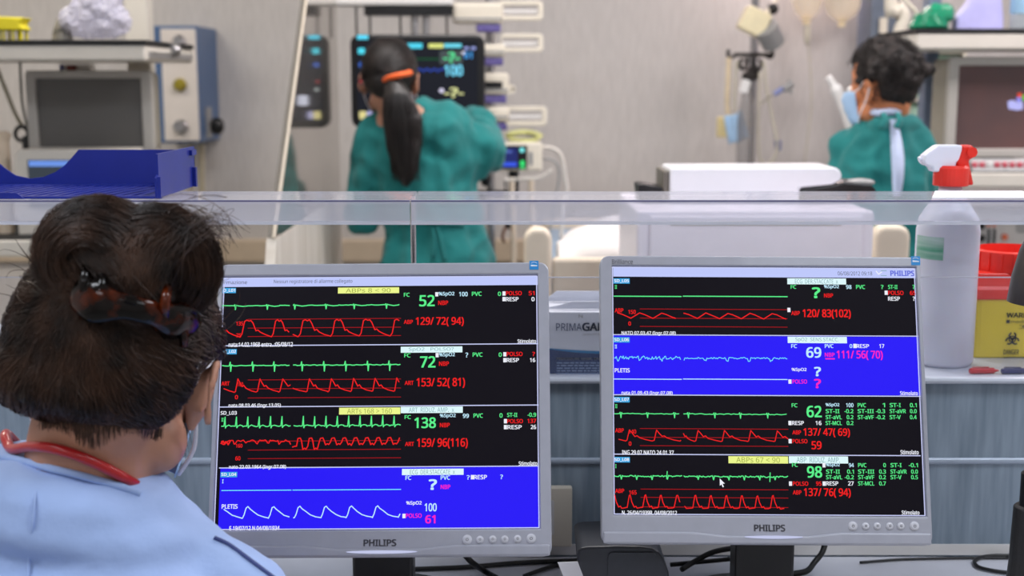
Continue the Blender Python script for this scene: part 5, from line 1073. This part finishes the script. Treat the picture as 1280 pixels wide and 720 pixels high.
# collar roll at the back of the neck
ht = BVHTree.FromPolygons([tuple(v) for v in body.v], body.f)
def on_skin(u,v,l=.006):
    d = ray(u,v).normalized(); o_ = V((0,0,CAMZ)); h1 = ht.ray_cast(o_,d); h2 = tree.ray_cast(o_,d); ds = [h[3] for h in (h1,h2) if h[0]]
    return o_+d*(min(ds)-l) if ds else P(u,v,1.24)
part('collar', B().tube(smooth_path([on_skin(u,v,.001) for u,v in ((-20,572),(5,572),(35,578),(65,586),(95,593),(125,601),(152,609),(176,617))],4),.004,8), scrub, sc_o, smooth=True)
# hair: cap, twisted-up puffs and strands
Rx,Ry,Rz = .107,.118,.119
H0 = C+M@V((0,-.012,.012))
def hp_(p): return H0+M@V(p)
b = B(); b.ell(H0,(Rx*.965,Ry*.96,Rz*.965),24,16,M); b.ell(hp_((-.012,-.045,-.04)),(.084,.068,.055),20,14,M); b.ell(hp_((-.02,-.05,-.066)),(.062,.05,.026),16,12,M)
puL = P(132,322,Yh-.07); puR = P(203,328,Yh-.065)
b.ell(puL,(.052,.048,.050),18,12); b.ell(puR,(.042,.044,.048),18,12); b.ell(P(170,322,Yh-.07),(.05,.046,.046),16,10); b.ell(P(165,360,Yh-.085),(.055,.035,.035),16,10)
cap = fused(b,.006,6,lambda p,n: .0035*fbm(p,34,(1,1,.5))+.002*fbm(p,80))
# keep the hair off the face: pull the front lower part inwards under the skin
for i,v_ in enumerate(cap.v):
    q = M.inverted()@(v_-C)
    z0_ = -.042+.006*fbm(v_,30)
    if q.z < z0_: g_ = min(1,(z0_-q.z)/.07); q = V((q.x*(1-.32*g_*g_),q.y*(1-.34*g_*g_),z0_+(q.z-z0_)*.52)); cap.v[i] = C+M@q
    if q.y > .03 and q.z < .045: cap.v[i] = C+M@V((q.x*.6,q.y*.6,q.z*.75))
    elif abs(q.x) > .045 and q.y > -.05 and q.z < .012: s_ = math.copysign(1,q.x); f_ = .25+.75*min(1,max(0,(-.02-q.y)/.03)); cap.v[i] = C+M@V((s_*(.045+(abs(q.x)-.045)*f_),q.y,q.z))
hair = part('hair', cap, hairm, per, smooth=True)
clipC = V((.018,-1,.52)).normalized()
cap_tree = BVHTree.FromPolygons([tuple(v) for v in cap.v], cap.f)
def snap(p, lift):
    h = cap_tree.find_nearest(p); return h[0]+h[1]*lift
rs_ = random.Random(3); paths = []
def surf(d, lift=1.0): return hp_((d.x*Rx*lift,d.y*Ry*lift,d.z*Rz*lift))
for i in range(5200):
    a = rs_.uniform(0,2*math.pi); fw = rs_.uniform(-.95,.55)
    st_ = V((math.cos(a)*math.sqrt(max(0,1-fw*fw)), fw, math.sin(a)*math.sqrt(max(0,1-fw*fw))))
    if st_.z < -.25: st_.y = min(st_.y,-.05+.0*a); st_.normalize()
    if st_.z < -.92: st_ = (st_+V((0,-.5,.1))).normalized()
    end = (clipC+V((rs_.gauss(0,.16),0,rs_.gauss(0,.1)))).normalized()
    lift0 = rs_.uniform(.985,1.03); sw = rs_.gauss(.12,.1)*(1 if st_.x>0 else -1); t1 = rs_.uniform(.55,1.0); pts = []
    side = st_.cross(end)
    for j in range(11):
        t_ = t1*j/10; d = (st_*(1-t_)+end*t_)+side*sw*math.sin(math.pi*t_)*.5
        if d.length < .05: continue
        d.normalize(); pts.append(surf(d, lift0+.01*math.sin(6*t_+a*5)))
    lf = rs_.uniform(.0003,.004); ph = rs_.uniform(0,6)
    pts2 = [snap(p, lf+.0015*math.sin(ph+q*.7)) for q,p in enumerate(pts)]
    if len(pts2)>4: paths.append(pts2)
def puff(cen, rx, ry, rz, n, a0, a1, tw):
    for i in range(n):
        sh = rs_.uniform(.5,1.12)**.6; dep = rs_.uniform(-1,1); pts = []; aa = a0+rs_.gauss(0,.25); bb_ = a1+rs_.gauss(0,.35)
        for j in range(12):
            a = aa+(bb_-aa)*j/11; rr = sh*(math.sqrt(max(.05,1-dep*dep*.8)))*(1.06+.05*math.sin(j*.9+i))
            pts.append(cen+V((rx*rr*math.cos(a), -ry*(dep*.75+.3*math.sin(j/11*math.pi)) , rz*rr*math.sin(a)))+V((tw*.004*j/11,0,0)))
        paths.append(pts)
puff(puL,.056,.052,.053,1000,math.radians(-40),math.radians(215),-1); puff(puR,.050,.05,.052,900,math.radians(200),math.radians(-60),1)
for i in range(420):   # strands fanning from the clip up over both puffs
    s0 = P(rs_.gauss(168,16),rs_.gauss(362,10),Yh-.118); tgt = P(rs_.choice([rs_.gauss(110,26),rs_.gauss(235,22)]),rs_.gauss(275,9),Yh-.06); mid = s0.lerp(tgt,.5)+V((rs_.gauss(0,.008),-.028,.012)); en = tgt+V((rs_.gauss(0,.01),.05,-.02))
    paths.append(smooth_path([s0,mid,tgt,en],4))
for i in range(70):   # fly-aways
    a = rs_.uniform(.1,math.pi-.1); d = V((math.cos(a)*.97,rs_.uniform(-.5,.2),math.sin(a))).normalized(); p = surf(d,1.0); w_ = V((rs_.gauss(0,.5),rs_.gauss(0,.3),rs_.gauss(.1,.5))); out = (M@d)*rs_.uniform(.003,.014)
    l = rs_.uniform(.02,.05); paths.append([p+out*math.sin(math.pi*q/8*.9)+w_.normalized()*l*q/8 for q in range(9)])
for i in range(9):   # long looping strays at the top
    c0 = P(rs_.choice([rs_.gauss(110,25),rs_.gauss(235,20)]),rs_.gauss(300,12),Yh-.08); r0 = rs_.uniform(.022,.04); a0 = rs_.uniform(0,1.2)
    paths.append([c0+V((r0*math.cos(a0+q*.24)*1.15, -.02*math.sin(q*.2), r0*math.sin(a0+q*.24))) for q in range(12)])
for i in range(14):   # wisps in front of the ear and on the nape
    e_ = P(rs_.gauss(226,5),rs_.gauss(535,5),Yh+.01); paths.append([e_+V((.0012*math.sin(q*.4+i), .0006*q, -.0032*q)) for q in range(10)])
    e_ = snap(P(rs_.uniform(45,170),525,Yh-.08),.001); dx_ = rs_.gauss(0,.0006); paths.append([e_+V((dx_*q, .0004*q, -.0016*q)) for q in range(7)])
for i in range(420):   # short hair lying on the nape
    u_ = rs_.uniform(48,205); v1_ = 538+rs_.uniform(-4,20)*(1-abs(u_-125)/110)+8*math.sin(u_*.07); du = rs_.gauss(0,4)+(125-u_)*.06
    paths.append([on_skin(u_+du*q/4, 512+(v1_-512)*q/4, .0009) for q in range(5)])
b = B(); strands(b, paths, .0005, 3)
part('hair_strands', b, hs, hair, smooth=True, kind='stuff', recalc=False)
# claw clip
tort = mat('tortoiseshell',(10,6,5),.14,c2=(110,42,10),scale=34,lo=.52,hi=.78)
tort.node_tree.nodes['Principled BSDF'].inputs['Specular IOR Level'].default_value = .3
def on_hair(u,v,lift):
    d = ray(u,v).normalized(); h = cap_tree.ray_cast(V((0,0,CAMZ)), d); return (h[0] if h[0] else P(u,v,Yh-.1))-d*lift
b = B(); cl = smooth_path([on_hair(92,366,.010),on_hair(112,374,.016),on_hair(135,381,.017),on_hair(160,384,.014),on_hair(185,390,.014),on_hair(208,397,.017),on_hair(228,404,.016),on_hair(243,410,.010)],5)
nn = len(cl); rad = []
for i in range(nn):
    t_ = i/(nn-1); rad.append(.011+.010*math.exp(-((t_-.18)/.13)**2)+.009*math.exp(-((t_-.82)/.14)**2) if .02<t_<.98 else .006)
b.tube(cl, rad, 16, flat=.42, ref=(0,-1,.1))
clip = part('hair_clip', b, tort, per, smooth=True, label='dark tortoiseshell claw clip holding the hair')
for u,v in ((104,356),(126,362),(206,380),(230,392)):
    s_ = 1; p0 = on_hair(u,v+16,.018); p1 = on_hair(u,v+2,.016); p2 = on_hair(u+2,v-12,.008); p3 = on_hair(u+3,v-22,-.004)
    part('clip_tooth', B().tube(smooth_path([p0,p1,p2,p3],4),.0045,8), tort, clip, smooth=True)
    p1 = on_hair(u,v+30,.012); p2 = on_hair(u-1,v+40,.002); part('clip_tooth', B().tube(smooth_path([p0,p1,p2],4),.0042,8), tort, clip, smooth=True)
part('clip_hinge', B().cyl(on_hair(158,372,.018),on_hair(172,376,.018),.005,n=12), tort, clip)
# stethoscope lying round the neck
redt = mat('red rubber tubing',(176,20,26),.32,coat=.3)
pth = [on_skin(14,561),on_skin(38,558),on_skin(64,560),on_skin(90,567),on_skin(115,577),on_skin(138,588),on_skin(160,600)]
a = pth[0]; z_ = pth[-1]
pth = [V((-.47,1.37,.86)),V((-.5,1.34,.98)),a+V((-.018,.04,.002))]+pth+[z_+V((.004,.03,-.02)),V((-.375,1.31,.96)),V((-.37,1.37,.84))]
t = thing('stethoscope', (-.42,1.25,.8), 'red tubed stethoscope hanging round the neck of the seated person', 'stethoscope')
part('tubing', B().tube(smooth_path(pth,6),.0052,10), redt, t, smooth=True)
part('chest_piece', B().lathe((-.37,1.374,.83),[(.02,0),(.022,.004),(.012,.012)],20,(0,1,0)), chrome, t)
part('ear_tube', B().tube([V((-.47,1.37,.86)),V((-.475,1.385,.80)),V((-.46,1.39,.75))],.003,8), chrome, t)
# stool
t = thing('stool', (-.42,1.02,0), 'round dark padded stool under the seated person', 'stool')
part('seat', B().lathe((-.42,1.02,.35),[(.17,0),(.185,.015),(.185,.045),(.16,.06)],32), black_pl, t, smooth=False); part('column', B().cyl((-.42,1.02,.08),(-.42,1.02,.3495),.025,n=16), steel, t)
for i in range(5):
    a = i*2*math.pi/5+.3; part('leg', B().tube([V((-.42,1.02,.1)),V((-.42+.24*math.cos(a),1.02+.24*math.sin(a),.06))],[.02,.014],8), dsteel, t); part('castor', B().ell((-.42+.24*math.cos(a),1.02+.24*math.sin(a),.027),.027), black_pl, t, smooth=True)
# ================= nurse with the ponytail
Yn = 3.86; C = P(488,96,Yn); M = basis((.12,1,-.12),(.02,.1,1)); kk = .93
per = thing('person', (P(540,300,Yn).x,Yn,0), 'standing nurse in teal gown with dark ponytail and orange hair band facing the monitor', 'person')
b = B(); head_prims(b, C, M, kk); nb = P(500,142,Yn-.03); X0 = P(545,260,Yn).x
b.chain([(C+M@V((0,-.03,-.06)),(.052,.055,.045)),(nb,(.055,.055,.05)),(P(512,185,Yn),(.1,.07,.07)),(P(535,270,Yn),(.09,.07,.08)),(V((X0,Yn,.82)),(.11,.08,.08))],7)
lS,lE,lW = P(462,178,Yn),P(450,268,Yn-.02),P(476,240,Yn+.24); rS,rE,rW = P(564,158,Yn),P(606,188,Yn+.04),P(588,152,Yn+.24)
b.chain([(nb,.05),(lS,.04),(lE,.035),(lW,.024)],8); b.chain([(nb,.05),(rS,.04),(rE,.035),(rW,.024)],8)
hand_prims(b,lW,(.2,.95,.1),(-.3,0,1),-1,.95,.4); hand_prims(b,rW,(-.2,.97,.0),(.2,-.3,.9),1,.95,.3)
for s in (-1,1):
    b.chain([(V((X0+s*.07,Yn,.82)),.07),(V((X0+s*.075,Yn+.01,.45)),.05),(V((X0+s*.08,Yn-.01,.09)),.034)],8); b.chain([(V((X0+s*.08,Yn-.03,.045)),(.03,.035,.032)),(V((X0+s*.085,Yn+.12,.035)),(.035,.04,.022))],5)
part('body', fused(b,.006,4), skin, per, smooth=True); eyes(per,C,M,kk)
gw = lambda p,n: .016*fbm(p,10,(1.3,1.3,.4))+.010*fbm(p,24,(1.2,1.2,.45))-.012*abs(fbm(p,17,(.9,1,1.1)))+.005
b = B()
b.chain([(P(500,152,Yn-.01),(.065,.075,.03)),(P(512,172,Yn),(.15,.10,.05)),(P(520,205,Yn),(.165,.115,.07)),(P(535,250,Yn),(.16,.115,.08)),(P(545,290,Yn),(.155,.115,.08)),(V((X0,Yn,.85)),(.18,.14,.08)),(V((X0,Yn,.5)),(.22,.17,.08))],9)
b.chain([(P(490,160,Yn),.055),(lS,.058),(lE,.058),(lW,.042)],9); b.chain([(P(530,152,Yn),.065),(rS,.068),(rE,.066),(P(602,160,Yn+.16),.052),(rW,.04)],9)
b.chain([(rE,.055),(P(598,214,Yn+.02),.032)],6); b.chain([(P(548,170,Yn-.02),.09),(P(572,205,Yn),.075),(P(560,235,Yn),.08)],6)
gown = fused(b,.010,5,gw); go = part('gown', gown, teal, per, smooth=True)
gt_ = BVHTree.FromPolygons([tuple(v) for v in gown.v], gown.f)
def on_g(u,v,tr,l=.004):
    d = ray(u,v).normalized(); h = tr.ray_cast(V((0,0,CAMZ)),d); return h[0]-d*l if h[0] else None
for pts in ([(478,281),(500,279),(525,278),(550,279),(580,281),(606,280)],):
    q = [x for x in (on_g(u,v,gt_) for u,v in pts) if x is not None]; part('waist_tie', B().tube(smooth_path(q,4),.008,8,flat=.5), teal, go, smooth=True)
for pts in ([(540,282),(543,300),(541,322)],[(546,282),(552,305),(556,326)]):
    q = [x for x in (on_g(u,v,gt_) for u,v in pts) if x is not None]; part('tie_end', B().tube(smooth_path(q,4),.006,6), teal, go, smooth=True)
for s in (-1,1): part('shoe', fused(B().chain([(V((X0+s*.08,Yn-.04,.045)),(.042,.05,.045)),(V((X0+s*.085,Yn+.11,.037)),(.046,.055,.037))],6),.008,3), white_pl, per, smooth=True)
b = B(); H = C+M@V((0,-.014,.016)); b.ell(H,(.083,.098,.099),20,14,M); b.ell(C+M@V((0,-.07,-.02)),(.055,.04,.055),14,10,M)
pt = [P(492,104,Yn-.115),P(498,122,Yn-.135),P(503,150,Yn-.14),P(505,180,Yn-.14),P(506,208,Yn-.135),P(508,226,Yn-.13)]
b.chain(list(zip(pt,[(.024,.022,.024),(.046,.03,.03),(.06,.032,.03),(.056,.03,.03),(.042,.024,.03),(.016,.014,.02)])),6)
cap = fused(b,.006,3,lambda p,n:.002*fbm(p,60,(1.5,1,.3)))
for i,v_ in enumerate(cap.v):
    q = M.inverted()@(v_-C)
    if q.y > .035 and q.z < .05: cap.v[i] = C+M@V((q.x*.5,q.y*.5,q.z*.6))
blackhair = mat('black hair',(20,14,13),.4,var=.5,scale=50,stretch=(1,1,.2),bump=.5,bscale=120)
hair = part('hair', cap, blackhair, per, smooth=True)
paths = []; rs_ = random.Random(5)
for i in range(700):
    a = rs_.uniform(0,2*math.pi); rr = math.sqrt(rs_.random()); ox_ = math.cos(a)*rr; oy_ = math.sin(a)*rr; ln = rs_.uniform(.7,1.06)
    paths.append([p+V((ox_*w_,oy_*w_*.6-.004,0)) for p,w_ in zip(smooth_path([pt[0].lerp(x,1) for x in pt],3),[.022+.03*math.sin(min(1,q/10)*math.pi*.75) for q in range(16)])][:int(16*min(1,ln))])
for i in range(900):
    a = rs_.uniform(0,2*math.pi); fw = rs_.uniform(-.8,.5); d0 = V((math.cos(a)*math.sqrt(1-fw*fw),fw,abs(math.sin(a))*math.sqrt(1-fw*fw)-.3)).normalized(); e_ = V((0.03,-1,-.12)).normalized()
    pts = []
    for j in range(8):
        d = (d0*(1-j/7)+e_*(j/7)); d = d.normalized() if d.length>.05 else e_; l_ = 1.01+rs_.gauss(0,.004); pts.append(H+M@V((d.x*.083*l_,d.y*.098*l_,d.z*.099*l_)))
    paths.append(pts)
for dx in (-.012,.02,.05): paths.append(smooth_path([P(492,110,Yn-.12),P(480 if dx<0 else 520,135,Yn-.13),P(478 if dx<0 else 530,160,Yn-.12)],5))
b = B(); strands(b, paths, .0011, 3); part('hair_strands', b, hs_black, hair, smooth=True, kind='stuff', recalc=False)
bc = P(495,97,Yn-.108); pts = [P(479,102,Yn-.095),P(486,97.5,Yn-.125),P(495,95,Yn-.14),P(504,93,Yn-.135),P(513,91,Yn-.10)]
part('hair_band', B().tube(smooth_path(pts,5),.0085,10), mat('orange fabric band',(238,104,46),.7), per, smooth=True, label='orange fabric hair band')
mask_part(per, C, M, kk*1.03)
# ================= nurse with curly hair
Yq = 3.55; C = P(1101,103,Yq); M = basis((-.66,.75,-.10),(-.05,.0,1)); kk = .92
per = thing('person', (P(1105,300,Yq).x,Yq,0), 'nurse in teal gown with short curly hair and face mask beside the bed', 'person')
b = B(); head_prims(b, C, M, kk); nb = P(1108,150,Yq-.0); X0 = P(1108,260,Yq).x
b.chain([(C+M@V((0,-.03,-.06)),(.052,.052,.045)),(nb,(.055,.055,.05)),(P(1106,185,Yq),(.09,.08,.07)),(P(1106,260,Yq),(.09,.08,.08)),(V((X0,Yq,.82)),(.11,.1,.08))],7)
lS,lE,lW = P(1062,188,Yq+.04),P(1052,262,Yq+.06),V((P(1030,300,Yq).x,Yq+.26,1.10)); rS,rE,rW = P(1146,186,Yq-.02),P(1150,270,Yq),V((X0-.02,Yq+.26,1.10))
b.chain([(nb,.05),(lS,.04),(lE,.035),(lW,.024)],8); b.chain([(nb,.05),(rS,.04),(rE,.035),(rW,.024)],8)
hand_prims(b,lW,(-.4,.9,-.1),(0,0,1),-1,.95,.4); hand_prims(b,rW,(-.5,.85,-.1),(0,0,1),1,.95,.4)
for s in (-1,1):
    b.chain([(V((X0+s*.07,Yq,.82)),.07),(V((X0+s*.075,Yq,.45)),.05),(V((X0+s*.08,Yq-.01,.09)),.034)],8); b.chain([(V((X0+s*.08,Yq-.03,.045)),(.03,.035,.032)),(V((X0+s*.085-.05,Yq+.10,.035)),(.035,.04,.022))],5)
part('body', fused(b,.006,4), mat('warm brown skin',(196,124,82),.5,var=.05,scale=30,sss=.08), per, smooth=True); eyes(per,C,M,kk); mask_part(per,C,M,kk*1.05,(206,220,234))
b = B(); b.ell(P(1110,154,Yq),(.088,.085,.03)); b.chain([(P(1108,158,Yq),(.06,.07,.022)),(P(1106,176,Yq),(.10,.09,.04)),(P(1104,205,Yq),(.125,.11,.06)),(P(1102,250,Yq),(.135,.12,.07)),(P(1106,300,Yq),(.13,.12,.08)),(V((X0,Yq,.8)),(.15,.14,.08)),(V((X0,Yq,.5)),(.17,.16,.08))],9)
b.chain([(P(1085,165,Yq),.045),(lS,.052),(lE,.058),(lW,.045)],9); b.chain([(P(1128,163,Yq),.045),(rS,.05),(rE,.054),(rW,.045)],9)
gown = fused(b,.010,4,lambda p,n: 1.2*gw(p,n)); go = part('gown', gown, teal, per, smooth=True)
gt_ = BVHTree.FromPolygons([tuple(v) for v in gown.v], gown.f)
# gap down the back of the gown showing the pale shirt
L_ = [on_g(1113+6*math.sin(i/12*math.pi)*.0+i*.35,149+i*8,gt_,.007) for i in range(13)]; R_ = [on_g(1121+8*math.sin(i/12*math.pi*.9)+i*.2,149+i*8,gt_,.007) for i in range(13)]
vs = []
for a,c_ in zip(L_,R_):
    if a is not None and c_ is not None: vs += [a,c_]
n_ = len(vs)//2; m_ = len(vs); vs += [v_+V((0,.02,0)) for v_ in vs]
fs = [(2*i,2*i+1,2*i+3,2*i+2) for i in range(n_-1)]+[(m_+2*i,m_+2*i+2,m_+2*i+3,m_+2*i+1) for i in range(n_-1)]+[(2*i,2*i+2,m_+2*i+2,m_+2*i) for i in range(n_-1)]+[(2*i+1,m_+2*i+1,m_+2*i+3,2*i+3) for i in range(n_-1)]
if n_>2: part('shirt', B().add(vs,fs), mat('pale blue shirt',(196,208,236),.8), per, smooth=True)
part('collar', B().tube(smooth_path([P(1088,139,Yq-.03),P(1097,141,Yq-.06),P(1110,140,Yq-.07),P(1123,139,Yq-.06),P(1131,140,Yq-.03)],5),.010,8), mat('pale blue shirt',(196,208,236)), per, smooth=True)
for u in (1104,1122): part('gown_tie', B().tube(smooth_path([P(u,142,Yq-.09),P(u+3,150,Yq-.105),P(u-2,160,Yq-.11)],4),.009,8,flat=.6), teal, go, smooth=True)
for s in (-1,1): part('shoe', fused(B().chain([(V((X0+s*.08,Yq-.04,.045)),(.042,.05,.045)),(V((X0+s*.085-.05,Yq+.10,.037)),(.046,.055,.037))],6),.008,3), white_pl, per, smooth=True)
curlm = mat('dark curly hair',(24,17,15),.7,c2=(48,34,29),scale=60,lo=.45,hi=.8,bump=.6,bscale=120)
b = B(); rs_ = random.Random(9); b.ell(C+M@V((0,-.016,.03)),(.078,.09,.082),20,14,M); b.ell(C+M@V((0,-.05,-.01)),(.066,.055,.065),16,12,M)
for i in range(150):
    d = V((rs_.gauss(0,1),rs_.gauss(-.45,.8),rs_.gauss(.35,.8))).normalized()
    if d.y > .45 and d.z < .4: continue
    b.ell(C+M@V((d.x*.08,-.018+d.y*.09,.026+d.z*.084)), rs_.uniform(.011,.019),8,6)
b.ell(C+M@V((.07,-.09,.02)),.022,10,8); b.ell(C+M@V((.085,-.1,.026)),.016,10,8)
cap = fused(b,.007,1,lambda p,n:.006*fbm(p,60)+.004*fbm(p,120))
for i,v_ in enumerate(cap.v):
    q = M.inverted()@(v_-C)
    if q.y > .035 and q.z < .04: cap.v[i] = C+M@V((q.x*.5,q.y*.5,q.z*.6))
    if abs(q.x) > .06 and -.03 < q.y < .035 and q.z < .0: cap.v[i] = C+M@V((q.x*.7,q.y,q.z))
hair = part('hair', cap, curlm, per, smooth=True)
paths = []
for i in range(800):
    d = V((rs_.gauss(0,1),rs_.gauss(-.4,.8),rs_.gauss(.4,.8))).normalized()
    if d.y > .4 and d.z < .35: continue
    p = C+M@V((d.x*.086,-.018+d.y*.096,.026+d.z*.09)); o1 = d.orthogonal().normalized(); o2 = d.cross(o1); r0 = rs_.uniform(.004,.009); ph = rs_.uniform(0,6); dr = (o1*rs_.gauss(0,1)+o2*rs_.gauss(0,1)).normalized()
    paths.append([p+M@(o1*r0*math.cos(ph+q*.9)+o2*r0*math.sin(ph+q*.9)+d*(.002*q)*rs_.uniform(.4,1)+dr*.0025*q) for q in range(9)])
b = B(); strands(b, paths, .0011, 3); part('hair_strands', b, hs_black, hair, smooth=True, kind='stuff', recalc=False)
